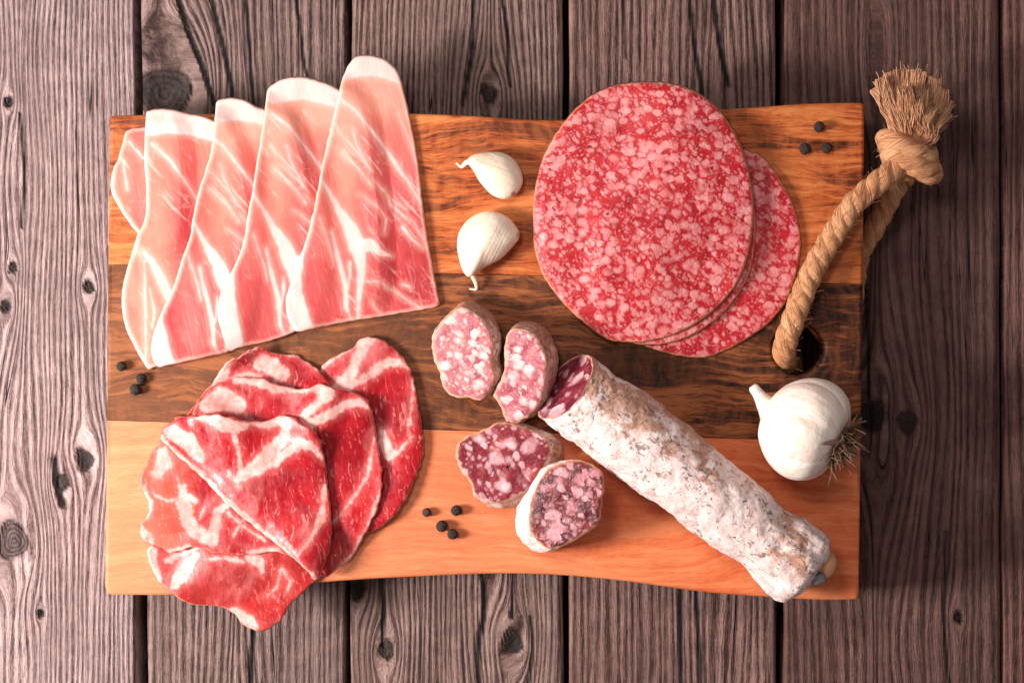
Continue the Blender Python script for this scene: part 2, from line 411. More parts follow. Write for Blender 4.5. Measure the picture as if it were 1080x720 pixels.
def mat_garlic(name, vein=.0, cc=((.84, .62, .46), (.89, .75, .61))):
    s = N(name, .38)
    c = s.ramp(s.noise(s.map((1, 1, 1)), 2.5, 4, .6), [(.3, cc[0]), (.6, cc[1])])
    if vein:
        st = s.noise(s.comb(s.math('MULTIPLY', s.attr('fu'), 2.2), s.math('MULTIPLY', s.attr('fv'), .5), 0.), 9, 4, .6)
        c = s.mix(s.sstep(st, .48, .66, 0, .5), c, (.74, .47, .36))
        c = s.mix(s.sstep(s.noise(None, 5, 5, .65), .52, .66, 0, .35), c, (.80, .60, .44))
        c = s.mix(s.sstep(s.attr('tone'), .2, .9, 0, .75), c, (.55, .34, .20))
    c = s.mix(s.sstep(s.attr('tip'), .3, .9, 0, .85), c, (.42, .20, .09))
    s.col(c); s.sss(.2, (1, .6, .4), .08)
    s.b.inputs['Coat Weight'].default_value = .12
    s.bump(s.noise(s.comb(s.math('MULTIPLY', s.attr('fu'), 2.), s.attr('fv'), 0.), 3.2, 4, .6), .03, .35)
    s.bump(s.noise(None, 5, 4, .6), .05, .35)
    return s.m

def mat_fibre(name, a, b, c_):
    s = N(name, .85)
    u = s.attr('fu'); v = s.attr('fv')
    n = s.noise(s.comb(s.math('ADD', u, s.math('MULTIPLY', v, .55)), s.math('MULTIPLY', v, .06), 0.), 60, 4, .7)
    big = s.noise(None, 5, 3)
    c = s.ramp(s.math('MULTIPLY_ADD', big, .35, s.math('MULTIPLY_ADD', s.math('SUBTRACT', n, .5), 1.3, .36)), [(.3, a), (.52, b), (.75, c_)])
    s.col(c); s.bump(n, .03, .9)
    return s.m
def mat_plain(name, col, rough=.5, sc_=20, amt=.35, metal=0., bump=.02):
    s = N(name, rough)
    c = s.mix(s.math('MULTIPLY', s.noise(None, sc_, 5, .65), 1.), [q*(1-amt) for q in col], [min(.95, q*(1+amt)) for q in col])
    s.col(c); s.b.inputs['Metallic'].default_value = metal
    s.bump(s.noise(None, sc_*1.5, 4, .6), bump, .6)
    return s.m

# ================================================================== the table
ZT = -BT-.30       # the board stands on small feet, so the cord can pass beneath it
table = empty('tabletop', (0, 0, ZT)); table['kind'] = 'structure'
#        left x (top, bottom)   right x      grain period  knots (x, y, r, heart)   cracks (x0,y0,x1,y1 control points, width)
planks = [
 dict(l=(-260, -260), r=(143.5, 144), per=5.6, c=((.40, .285, .28), (.225, .142, .138), (.045, .025, .024)), con=1.15, cath=(22, 9, 260),
      knots=[(6, 322, 5, 1), (9, 107, 4, 1), (14, 282, 4, .6), (94, 303, 5, .8), (15, 428+2, 15, 0), (90, 485, 9, .8), (66, 508, 7, .7), (43, 646, 3, 1)],
      cracks=[([(58, 484), (60, 505), (63, 520), (66, 532)], 2.2), ([(22, 120), (26, 180), (24, 240)], .8)]),
 dict(l=(149, 157), r=(365.5, 364.5), per=8, c=((.27, .175, .158), (.135, .080, .071), (.028, .013, .012)), con=1.3, cath=(250, 10, 300),
      knots=[(173, 99, 29, .62)],
      cracks=[([(188, -60), (190, 0), (200, 35), (214, 70), (226, 110)], 1.6), ([(218, -40), (226, 8), (236, 50), (244, 90), (250, 140)], 1.5), ([(255, -40), (262, 30), (266, 90), (270, 140)], 1.1), ([(278, 600), (266, 690), (268, 800)], 1.4), ([(306, -40), (316, 20), (322, 70), (332, 100)], .8)]),
 dict(l=(371, 370), r=(593.5, 594), per=6.2, c=((.28, .175, .155), (.145, .084, .072), (.032, .015, .013)), con=1.3, cath=(517, 16, 420),
      knots=[(517, 99, 7, .1), (376, 621, 8, .7), (407, 685, 8, .35), (541, 677, 10, .8)],
      cracks=[([(402, 600), (405, 640), (404, 680)], 1.3), ([(508, 600), (512, 640), (505, 680), (506, 740)], 1.6), ([(500, 0), (498, 50), (488, 110)], 1.3), ([(526, -20), (535, 30), (538, 90)], .9), ([(541, 600), (540, 650)], .9), ([(560, 650), (562, 690), (556, 740)], 1.)]),
 dict(l=(600, 600), r=(817, 819), per=8.6, c=((.255, .145, .127), (.125, .064, .054), (.024, .010, .009)), con=1.3, cath=(760, 9, 500),
      knots=[], cracks=[([(726, -30), (732, 40), (740, 90), (742, 140)], 1.2), ([(752, -30), (757, 30), (768, 90)], 1.4), ([(720, 590), (718, 650), (719, 760)], 1.4), ([(733, 600), (738, 680), (740, 760)], 1.1), ([(658, -20), (660, 60)], .8)]),
 dict(l=(827, 826), r=(1053.5, 1054.5), per=9.5, c=((.18, .090, .078), (.098, .045, .038), (.022, .009, .008)), con=1.0, cath=(925, 20, 420),
      knots=[(957, 444, 10, .3), (919, 438, 13, .5), (1011, 651, 4, .7)],
      cracks=[([(998, 560), (996, 640), (1003, 740)], .9), ([(913, 300), (916, 420)], .8)]),
 dict(l=(1058, 1058), r=(1340, 1340), per=9, c=((.21, .10, .085), (.11, .050, .042), (.030, .012, .010)), con=1.1, cath=(1160, 12, 300), knots=[], cracks=[]),
]
for i, p in enumerate(planks):
    nx, ny = int((p['r'][0]-p['l'][0])/2.6)+1, 350
    ys = np.linspace(-160, 880, ny); u = np.linspace(0, 1, nx)
    t = (ys/720)[:, None]
    l = p['l'][0]+(p['l'][1]-p['l'][0])*t; r = p['r'][0]+(p['r'][1]-p['r'][0])*t
    l = l+fbm(ys, ys*0, 180, i)[:, None]*.7; r = r+fbm(ys, ys*0, 170, i+30)[:, None]*.7
    X = l+(r-l)*u[None]; Y = np.repeat(ys[:, None], nx, 1)
    cx, ca, cl = p['cath']
    g = X+fbm(X*.5, Y*.16, 90, i+3)*2.2+fbm(X*.3, Y*.10, 160, i+8)*4
    # cathedral figure: long tapered arches round one heart line
    g = g+np.exp(-((X-cx)/38)**2)*ca*.55*np.sin(Y/cl*6.28+i)*np.sign(X-cx)*np.tanh(np.abs(X-cx)/10)
    K = np.zeros(X.shape); HT = np.zeros(X.shape); CK = np.zeros(X.shape)
    for j, (kx, ky, R, ht) in enumerate(p['knots']):
        if (i, j) == (0, 4): ky = 570
        dx = X-kx; dy = (Y-ky)/(1.0 if R > 20 else 1.25)
        rr = np.hypot(dx, dy)*(1+.09*np.sin(3*np.arctan2(dy, dx)+j)); r2 = dx**2+(dy/1.8)**2+1e-6; RR = R*1.55
        g = g-dx*np.minimum(RR*RR/r2, 1)*.92
        K = np.maximum(K, np.clip(1-rr/R, 0, 1)); HT = np.maximum(HT, ht*np.clip((1.0-rr/R)*4, 0, 1))
        CK = np.maximum(CK, .75*np.exp(-((rr-R)/1.6)**2)*(.35+.65*(np.sin(np.arctan2(dy, dx)*1.0+j) > -.3)))
    for pts, w in p['cracks']:
        q = catmull(pts, 40); d = -streaks(X, Y, [[(a, b, 0) for a, b in q]])
        ln = np.clip(w-d*.62+.6, 0, 1); CK = np.maximum(CK, ln)
    e = np.minimum(X-l, r-X)
    z = ZT-.05*np.clip(1-e/5, 0, 1)**2+fbm(X, Y*.15, 60, i)*.006-.04*K*(HT > .3)
    V = W(X, Y, z).reshape(-1, 3)
    n0 = len(V)
    F = [(a*nx+b, (a+1)*nx+b, (a+1)*nx+b+1, a*nx+b+1) for a in range(ny-1) for b in range(nx-1)]
    # sides
    lo = []
    for a in range(ny): lo += [V[a*nx]+[0, 0, -.55], V[a*nx+nx-1]+[0, 0, -.55]]
    V = np.vstack([V, lo])
    for a in range(ny-1):
        F.append((a*nx, n0+2*a, n0+2*a+2, (a+1)*nx)); F.append((a*nx+nx-1, (a+1)*nx+nx-1, n0+2*a+3, n0+2*a+1))
    side = np.zeros(2*ny)
    at = dict(g=np.r_[(g/100).ravel(), np.tile([g[0, 0]/100, g[0, -1]/100], ny)], knot=np.r_[K.ravel(), side], heart=np.r_[HT.ravel(), side], crack=np.r_[CK.ravel(), side])
    mesh_obj('plank', V, F, mat_plank(i, *p['c'], p['per'], p['con']), table, attrs=at)
# dark sheet added under the planks, its colour standing in for gap shade
me_v = [(-9, -6.5, -1.9), (9, -6.5, -1.9), (9, 6.5, -1.9), (-9, 6.5, -1.9)]
o = mesh_obj('gap_shade_sheet', me_v, [(0, 1, 2, 3)], mat_plain('gap_shade', (.02, .016, .015), .9, 3), origin=(0, 0, -1.9)); o['kind'] = 'structure'

# ================================================================== cutting board
board = empty('cutting_board', (0, 0, -BT), 'cutting board of amber, dark brown and pale orange wood strips on grey planks', 'cutting board')
M_top = mat_board('board_wood_amber', (.70, .235, .070), (.46, .095, .022), (.085, .016, .007), (.36, .50, .68), 1., .75)
M_mid = mat_board('board_wood_walnut', (.38, .115, .035), (.085, .021, .008), (.012, .004, .003), (.42, .50, .63), 4., .9, (.34, .12, .045))
M_bot = mat_board('board_wood_honey', (.80, .255, .105), (.72, .16, .052), (.56, .085, .024), (.30, .48, .66), 8., .7, (.82, .40, .23))  # last colour paints the light's wash into the left end
def curve2(pts, n): return [tuple(q) for q in catmull(pts, n)]
TOPE = curve2([(121, 121.5), (200, 120), (300, 120), (430, 119.5), (500, 122), (560, 126), (620, 125), (700, 119), (780, 114), (850, 109), (907, 108)], 40)
BOTE = curve2([(902, 632.5), (860, 632.5), (800, 629), (740, 624), (660, 613), (590, 606.5), (520, 605), (440, 608), (360, 612.5), (280, 620), (200, 627), (118, 627.5)], 44)
s1 = lambda x: 279+(x-115)*(300-279)/(912-115); s2 = lambda x: 443+(x-112)*(466-443)/(908-112)
s1c = [(x, s1(x)) for x in np.linspace(113.6, 910.8, 30)]; s2c = [(x, s2(x)) for x in np.linspace(112.2, 908.5, 30)]
HO = [(842+27.5*math.cos(a), 368.5+26.5*math.sin(a)) for a in np.linspace(0, 2*math.pi, 64, endpoint=False)]
def strip(loop, mat, seam, hole=None, label=None):
    V = []; F = []; r = 4.2; rings = [(r, 0.), (r*.62, -.08*r/100), (r*.29, -.29*r/100), (r*.08, -.62*r/100), (0, -r/100), (0, -BT)]
    tl = []
    for k, lp in enumerate([loop]+([hole] if hole else [])):
        P = np.array(lp); n = len(P); area = np.sum(P[:, 0]*np.roll(P[:, 1], -1)-P[:, 1]*np.roll(P[:, 0], -1)); sg = (1 if area > 0 else -1)*(-1 if k else 1)
        en = []
        for i in range(n):
            d = P[(i+1) % n]-P[i]; d /= np.linalg.norm(d)+1e-9; m = (P[i]+P[(i+1) % n])/2
            en.append(None if (k == 0 and seam(m)) else np.array([-d[1], d[0]])*sg)
        ins = []
        for i in range(n):
            c = [e for e in (en[i-1], en[i]) if e is not None]
            if not c: ins.append(None); continue
            v = sum(c)/len(c); v = v/max(.5, np.dot(v, v)); 
            if len(c) == 1: v = np.array([v[0], 0.]) if abs(v[0]) > abs(v[1]) else v
            ins.append(v)
        ids = []
        for d, z in rings:
            row = []
            for i in range(n):
                zz = z if (ins[i] is not None or z == -BT) else 0.
                p = P[i]+(ins[i]*d if ins[i] is not None else 0)
                w_ = W(p[0], p[1], 0); V.append((w_[0], w_[1], zz)); row.append(len(V)-1)
            ids.append(row)
        tl.append(ids[0])
        for j in range(len(rings)-1):
            for i in range(n):
                i2 = (i+1) % n
                q4 = [ids[j][i], ids[j][i2], ids[j+1][i2], ids[j+1][i]]
                u = []
                for t in q4:
                    if not any(np.allclose(V[t], V[x], atol=1e-7) for x in u): u.append(t)
                if len(u) > 2: F.append(tuple(u if sg*(-1 if k else 1) < 0 else u[::-1]) if k == 0 else tuple(u))
    bm = bmesh.new(); vs = [bm.verts.new(v) for v in V]
    for f in F:
        try: bm.faces.new([vs[i] for i in f])
        except ValueError: pass
    es = []
    for row in tl:
        for i in range(len(row)):
            e = bm.edges.get((vs[row[i]], vs[row[(i+1) % len(row)]])) or bm.edges.new((vs[row[i]], vs[row[(i+1) % len(row)]]))
            es.append(e)
    bmesh.ops.triangle_fill(bm, use_beauty=True, use_dissolve=False, edges=es, normal=(0, 0, 1))
    bmesh.ops.recalc_face_normals(bm, faces=bm.faces)
    for f in bm.faces: f.smooth = abs(f.normal.z) < .999 and f.normal.z > .02
    bmesh.ops.translate(bm, vec=(0, 0, BT), verts=bm.verts)
    me = bpy.data.meshes.new('wood_strip'); bm.to_mesh(me); bm.free(); me.materials.append(mat)
    o = bpy.data.objects.new('wood_strip', me); C.objects.link(o); o.parent = board
    if label: o['label'] = label
    return o
q = .3
for fx, fy in ((150, 150), (150, 590), (870, 150), (870, 590)):
    a_ = np.linspace(0, 2*math.pi, 24, endpoint=False); cc_ = W(fx, fy, -BT); fv_ = [(cc_[0]+r_*math.cos(t), cc_[1]+r_*math.sin(t), z_) for r_, z_ in ((.20, -BT+.02), (.20, -BT-.25), (.17, ZT+.004)) for t in a_]
    mesh_obj('foot', fv_, [(k*24+i, k*24+(i+1) % 24, (k+1)*24+(i+1) % 24, (k+1)*24+i) for k in (0, 1) for i in range(24)]+[tuple(range(48, 72))], M_mid, board)
l1 = [(115.2, 127), (115.6, 124), (117.5, 122)]+TOPE+[(910, 108.6), (912, 111), (912.2, 116)]+[(x, y-q) for x, y in reversed(s1c)]
l2 = [(x, y+q) for x, y in s1c]+[(x, y-q) for x, y in reversed(s2c)]
l3 = [(x, y+q) for x, y in s2c]+[(906.4, 624), (906, 629), (904.5, 631.6)]+BOTE+[(114, 626), (111.3, 623), (110.2, 617)]
near = lambda m, f: abs(m[1]-f(m[0])) < .8
strip(l1, M_top, lambda m: near(m, s1), None, 'amber strip with dark flame figure')
strip(l2, M_mid, lambda m: near(m, s1) or near(m, s2), HO, 'dark walnut brown middle strip with the hole')
strip(l3, M_bot, lambda m: near(m, s2), None, 'pale orange strip')

# ================================================================== prosciutto
MP = mat_prosciutto()
Dpat = [[(357, 104, 2), (375, 117, 1.8), (402, 152, 2), (415, 170, 2.2), (435, 200, 1.5), (450, 224, .8)],
 [(335, 186, 2.5), (347, 203, 2.5), (357, 222, 4), (370, 242, 8), (377, 260, 10), (390, 258, 6.5), (402, 267, 3.5), (412, 270, 1)],
 [(378, 264, 8), (381, 282, 5), (379, 307, 3), (377, 338, 1.6)],
 [(350, 245, 1.5), (357, 275, 2.8), (364, 300, 3), (365, 325, 2), (371, 338, 1)], [(369, 276, 1), (369, 290, 1.5), (366, 305, 1.5)],
 [(337, 230, .6), (348, 262, .8), (352, 280, .6)],
 [(360, 162, .5), (377, 177, .7), (385, 187, .5), (392, 197, .3)], [(372, 137, .4), (376, 152, .7), (390, 180, .4)], [(355, 137, .4), (372, 155, .5), (386, 170, .3)],
 [(394, 190, .6), (402, 199, .9), (412, 210, .7), (428, 221, .4)], [(405, 200, .4), (412, 217, .8), (424, 226, .6), (437, 235, .5), (450, 262, .3)],
 [(407, 232, .8), (405, 246, .6)], [(380, 205, .4), (398, 218, .6), (408, 232, .4)], [(385, 297, .5), (400, 297, .6), (420, 310, .6), (446, 327, .7)], [(425, 240, 2), (434, 252, 1.2), (446, 262, .5)],
 [(420, 120, .3), (430, 145, .5), (440, 170, .4)], [(392, 318, .5), (400, 330, .3)], [(425, 300, 1.4), (432, 303, .5)]]
def shift(L, dx, dy, f=1.): return [[(x+dx, y+dy, w*f) for x, y, w in s] for s in L]
def tone_h(cx, dy=0):
    def f(X, Y):
        Y = Y-dy; u = X-cx
        t = .16+.60*np.clip((Y-115)/170, 0, 1)+.25*np.exp(-((u-50)/22)**2-((Y-175)/45)**2)+.18*np.exp(-((u-95)/30)**2)
        return t-.35*np.exp(-((Y-100)/28)**2)-.25*np.exp(-((u-15)/14)**2)*np.clip((330-Y)/150, 0, 1)
    return f
def wr_ham(seed):
    return lambda X, Y: np.clip(.012+.010*fbm(X*1.0, Y*.5, 75, seed), 0, 1)
ham = 'folded slices of dry cured ham fanned out on the board'
# flap
thin_slice('ham_slice', [(135, 137), (152, 134), (185, 138), (190, 236), (165, 262), (146, 247), (132, 229), (124, 216), (117, 200), (119, 179), (125, 166), (130, 148)], MP, .04,
    [[(118, 178, 2), (117, 200, 3), (125, 218, 1.5), (142, 243, 1)], [(136, 150, .8), (151, 167, 1)], [(130, 170, 1), (134, 200, 1)]],
    'smallest pale ham piece peeking out at the far left behind the other ham folds', 'ham', ham, wr_ham(1), extra=lambda X, Y: .28+.2*np.exp(-((X-143)/10)**2), seed=1, jit=.3)
# slice A
thin_slice('ham_slice', [(154, 122), (158, 116), (168, 114.5), (180, 115), (197, 119), (222, 125), (240, 140), (256, 190), (262, 260), (250, 330), (225, 362), (200, 377), (166, 387), (155, 388), (142, 366), (131, 341), (128.5, 308), (136, 276), (145, 248), (153, 229), (154, 200), (152, 162)], MP, .045,
    [[(150, 124, 8), (158, 130, 14), (175, 127, 14), (200, 130, 13), (228, 138, 12)], [(153, 150, 1.5), (153, 200, 2), (153, 229, .7), (143, 252, .7), (134, 280, 1), (129, 308, 1), (131, 340, 1), (143, 366, .7), (156, 386, 1)],
     [(160, 152, 1.8), (180, 170, 2), (205, 206, .7), (214, 222, 2)], [(152, 266, 2), (160, 276, 4), (172, 300, 6), (180, 318, 5)], [(152, 275, 1), (153, 320, 1.5), (154, 386, .7)], [(158, 305, .8), (163, 330, 1), (160, 345, 1)]],
    'leftmost full ham fold with a pale curved outer edge over the board end', 'ham', ham, wr_ham(2), extra=lambda X, Y: .16+.65*np.exp(-((X-195)/17)**2-((Y-245)/55)**2)+.2*np.exp(-((X-205)/12)**2)+.12*np.clip((Y-270)/60, 0, 1), seed=2, jit=.3, center=(195, 255))
# slice B
thin_slice('ham_slice', [(227, 118), (229, 107), (236, 103.5), (247, 103), (260, 106), (270, 112), (285, 118), (305, 135), (322, 190), (335, 280), (318, 335), (285, 352), (245, 370), (217, 377), (180, 385), (166, 387), (160, 374), (160, 358), (170, 330), (182, 304), (192, 272), (200, 250), (204, 226), (210, 200), (219, 172), (224, 150)], MP, .045,
    [[(224, 112, 8), (235, 114, 15), (250, 114, 14), (270, 118, 12), (290, 124, 12)], [(223, 150, .7), (210, 200, .7), (204, 226, .7), (199, 250, .7), (191, 272, .7), (181, 305, .7), (170, 332, 1), (168, 350, 7), (170, 370, 10), (175, 384, 9)]]
    +shift(Dpat, -140, 37, .9),
    'second full ham fold from the left, narrow and reaching lowest on the board', 'ham', ham, wr_ham(3), extra=tone_h(222, 25), seed=3, jit=.3, center=(250, 255))
thin_slice('ham_slice', [(280, 110), (282, 95), (290, 87), (303, 82), (320, 81), (340, 86), (357, 94), (378, 112), (390, 160), (400, 250), (396, 315), (370, 325), (340, 336), (310, 351), (285, 360), (257, 366), (242, 370), (236, 358), (230, 335), (232, 312), (245, 285), (256, 258), (261, 228), (266, 200), (274, 150)], MP, .045,
    [[(278, 98, 8), (290, 97, 13), (305, 92, 15), (320, 90, 15), (345, 97, 14), (365, 104, 12)], [(274, 150, .7), (266, 200, .7), (261, 228, 1), (256, 258, 1), (246, 285, 1), (240, 310, 8), (240, 335, 11), (247, 358, 9), (249, 366, 6)]]
    +shift(Dpat, -70, 17, .95),
    'third full ham fold from the left with a wide rounded white fat cap', 'ham', ham, wr_ham(4), extra=tone_h(278, 12), seed=4, jit=.3, center=(315, 235))
thin_slice('ham_slice', [(352, 120), (357, 100), (362, 80), (372, 62), (384, 58), (398, 59.5), (410, 65), (420, 76), (426, 95), (434, 130), (442, 175), (447, 222), (454, 266), (461, 304), (464, 320), (460, 324), (440, 328), (410, 333), (377, 338), (340, 345), (316, 350), (308, 345), (301, 322), (306, 300), (317, 270), (327, 237), (334, 205), (338, 183), (345, 150)], MP, .045,
    [[(364, 78, 8), (378, 68, 14), (392, 66, 15), (405, 70, 13), (420, 82, 7)], [(356, 100, 3.5), (350, 128, .7), (337, 185, .7), (327, 237, .7), (317, 268, 3.5), (311, 292, 7), (309, 310, 10), (313, 330, 12), (320, 345, 10)]]+Dpat,
    'rightmost ham fold lying on top, its white fat tip highest above the board edge', 'ham', ham, wr_ham(5), extra=tone_h(350, 0), seed=5, jit=.3, center=(380, 220))

# ================================================================== coppa
MC = mat_coppa()
cop = 'overlapping slices of marbled cured pork neck on the board'
wr_c = lambda seed, a=.03: (lambda X, Y: np.clip(a*.8+a*.8*fbm(X, Y, 110, seed), 0, 1))
thin_slice('cured_pork_slice', [(157, 577), (158, 594), (167, 612), (180, 624), (200, 637), (222, 638), (238, 641), (248, 648), (256, 658), (265, 663.5), (282, 664), (295, 654), (306, 638), (325, 619), (338, 607), (345, 585), (320, 560), (250, 556), (185, 562)], MC, .032,
    [[(158, 580, 6), (162, 599, 6), (168, 612, 3)], [(178, 590, 4), (196, 579, 5), (209, 574, 4)], [(207, 586, 4), (198, 596, 7), (191, 606, 8), (184, 617, 5)], [(262, 588, 4), (273, 592, 6), (276, 600, 3)], [(240, 642, 2.5), (250, 646, 5), (262, 655, 6), (268, 661, 4)], [(282, 628, .8), (292, 618, .8), (296, 600, .8)], [(214, 590, 1), (236, 588, 2), (258, 592, 1)], [(298, 600, .3), (306, 612, .6), (303, 624, .4)]],
    'lowest pork slice of the pile, hanging past the board\'s lower edge', 'cured pork', cop, wr_c(1, .05), seed=11, jit=.7, extra=lambda X, Y: .15+0*X)
thin_slice('cured_pork_slice', [(169, 464), (155, 485), (147, 508), (154, 523), (157, 539), (148, 556), (151, 570), (168, 577), (180, 583), (196, 579), (211, 576), (224, 582), (262, 585), (293, 582), (320, 590), (315, 555), (280, 500), (240, 458), (205, 442), (183, 441)], MC, .032,
    [[(172, 476, 5), (173, 488, 8), (165, 500, 6)], [(195, 512, 2), (193, 530, 8), (198, 550, 8), (209, 563, 8), (222, 570, 7), (227, 552, 6), (228, 540, 5), (240, 530, 3)], [(207, 528, 3), (193, 520, 3)], [(150, 560, 6), (158, 566, 4), (160, 574, 3)], [(262, 583, 2), (275, 581, 4), (293, 580, 3)], [(152, 512, 2), (158, 530, 3), (156, 545, 3)], [(185, 500, .8), (190, 515, 1)], [(178, 583, 3), (200, 577, 3)], [(160, 520, 1), (176, 528, .8), (190, 526, 1)], [(240, 540, .8), (258, 556, 1), (280, 570, .8)], [(246, 565, .5), (256, 548, .7)], [(210, 548, .6), (216, 532, .8)]],
    'orange-tinted pork slice with ragged left border, above the lowest slice', 'cured pork', cop, wr_c(2), seed=12, jit=1., extra=lambda X, Y: np.clip((215-X)/50, 0, .9))
thin_slice('cured_pork_slice', [(337, 389), (350, 377), (370, 368), (378, 358), (390, 355), (405, 359), (423, 374), (434, 391), (439, 412), (443, 434), (446, 456), (446, 480), (435, 512), (421, 537), (401, 556), (375, 560), (345, 530), (330, 480), (326, 420)], MC, .032,
    [[(392, 354, 6), (384, 362, 7), (378, 374, 6), (372, 390, 6), (363, 404, 7)], [(366, 406, 5), (380, 402, 4), (394, 392, 5), (408, 382, 5), (420, 382, 4), (430, 388, 2)], [(339, 388, 2), (352, 378, 2), (370, 368, 2)], [(436, 400, 1.5), (434, 428, 2.8), (431, 447, 1.5)], [(402, 452, 2), (406, 466, 5), (411, 480, 5), (420, 476, 2), (432, 462, 1)], [(360, 400, 4), (352, 412, 3)]],
    'rear right pork slice, rounded and rising highest beside the bare dark strip', 'cured pork', cop, wr_c(3, .045), seed=13)
thin_slice('cured_pork_slice', [(195, 443), (207, 424), (224, 403), (238, 383), (255, 374), (273, 365), (290, 372), (312, 374), (325, 382), (337, 391), (350, 415), (340, 450), (300, 470), (240, 465), (205, 455)], MC, .032,
    [[(238, 386, 5), (233, 396, 8), (228, 408, 5)], [(276, 382, 9), (288, 386, 9), (297, 394, 8)], [(245, 400, 3), (258, 396, 5), (272, 400, 5)], [(300, 372, 1.5), (318, 377, 1.5), (334, 389, 1.5)], [(262, 372, .8), (270, 368, 1)]],
    'rear left pork slice with round pale fat lumps, just below the ham', 'cured pork', cop, wr_c(4, .04), seed=14)
thin_slice('cured_pork_slice', [(204, 440), (212, 422), (226, 406), (245, 398), (262, 398), (276, 399), (292, 405), (312, 409), (326, 408), (338, 404), (350, 408), (372, 413), (386, 420), (393, 434), (397, 455), (400, 475), (403, 495), (401, 528), (390, 554), (372, 587), (354, 601), (342, 608), (325, 600), (290, 550), (240, 490)], MC, .032,
    [[(250, 400, 4), (264, 401, 5), (278, 404, 5), (291, 410, 5), (308, 411, 3), (334, 409, 5), (345, 414, 8), (338, 424, 5), (326, 434, 5), (320, 440, 5), (328, 447, 5)], [(218, 428, 8), (235, 420, 13), (251, 428, 9)], [(325, 447, 5), (345, 438, 5), (363, 427, 4.5), (378, 424, 4), (389, 431, 2)], [(394, 462, 1.5), (391, 483, 3), (387, 503, 2), (379, 515, 2), (363, 538, 1), (350, 552, .6)], [(402, 515, 1.5), (392, 546, 2), (374, 582, 2), (356, 599, 1.5)]],
    'middle pork slice with bright red streaky right side, between front and rear slices', 'cured pork', cop, wr_c(5, .04), seed=15)
thin_slice('cured_pork_slice', [(169, 460), (176, 448), (188, 440), (204, 438), (229, 437), (245, 440), (264, 444), (282, 443), (296, 437), (308, 440), (322, 447), (333, 455), (340, 470), (344, 490), (346, 512), (350, 545), (349, 570), (343, 594), (334, 612), (322, 600), (300, 581), (264, 552), (238, 530), (218, 509), (200, 492), (184, 478)], MC, .035,
    [[(170, 463, 3), (184, 477, 3.5), (202, 492, 3.5), (219, 508, 3.5), (239, 528, 4), (264, 550, 3.5), (296, 576, 2.5), (314, 592, 2), (333, 610, 2)],
     [(206, 440, 3), (222, 441, 6), (236, 447, 8), (248, 451, 6), (262, 446, 3), (282, 448, 4), (300, 442, 6)], [(182, 456, 8), (200, 466, 9), (209, 480, 7)], [(302, 444, 5), (300, 459, 5), (284, 478, 8), (266, 494, 7), (251, 506, 4)],
     [(272, 496, 5), (290, 487, 5), (303, 477, 5), (318, 467, 5), (331, 473, 4), (341, 484, 1.5)], [(343, 512, 1.5), (342, 525, 3), (338, 547, 4), (328, 567, 2), (313, 586, 1.5)], [(245, 450, 3), (252, 480, 1.5), (256, 500, 2)]],
    'front pork slice on top of the pile, its white straight edge running diagonally', 'cured pork', cop, wr_c(6, .04), seed=16, center=(285, 505))

# ================================================================== wide salami slices
MS = mat_salami('salami_mince', ((.27, .005, .010), (.43, .013, .020), (.54, .045, .048)), ((.60, .15, .155), (.74, .30, .30)), 11.5, .70, (.70, .30, .16), dark=(.08, .02, .02))
sal = 'wide thin salami slices stacked on the board'
def wr_s(seed, ridge=0): return lambda X, Y: np.clip(.012+.014*fbm(X, Y, 130, seed), 0, 1)+ridge*np.exp(-((X-706+.10*(Y-200))/52)**2)*.6*np.clip((340-Y)/180, 0, 1)
thin_slice('salami_slice', [(789, 159), (807, 168), (829, 199), (842, 233), (844.5, 266), (834, 309), (815, 337), (784, 360), (755, 374), (736, 377.5), (704, 373), (670, 358), (645, 320), (640, 260), (660, 200), (700, 160), (750, 148)], MS, .05, [[(0, 0, 0)]], 'bottom salami slice sticking out to the right beneath the stack, nearest the rope', 'salami', sal, wr_s(1), seed=21, jit=.3)
thin_slice('salami_slice', [(690, 95), (728, 100), (762, 122), (783, 155), (793, 195), (797, 240), (793, 280), (779, 311), (754, 338), (722, 357), (690, 364), (655, 359), (615, 335), (590, 300), (575, 250), (577, 190), (600, 135), (645, 102)], MS, .05, [[(0, 0, 0)]], 'middle salami slice, only a thin crescent visible under the top slice at its lower right', 'salami', sal, wr_s(2), seed=22, jit=.3)
thin_slice('salami_slice', [(691, 86), (727, 93), (758, 115), (779, 148), (791, 186), (795, 228), (789, 270), (775, 303), (750, 330), (718, 350), (685, 360), (657, 361), (638, 357), (607, 333), (577, 298), (563, 262), (562, 217), (570, 172), (592, 132), (620, 103), (651, 89)], MS, .055, [[(0, 0, 0)]], 'large round salami slice on top of the stack, overlapping the board\'s upper edge', 'salami', sal, wr_s(3, .14), seed=23, jit=.35)

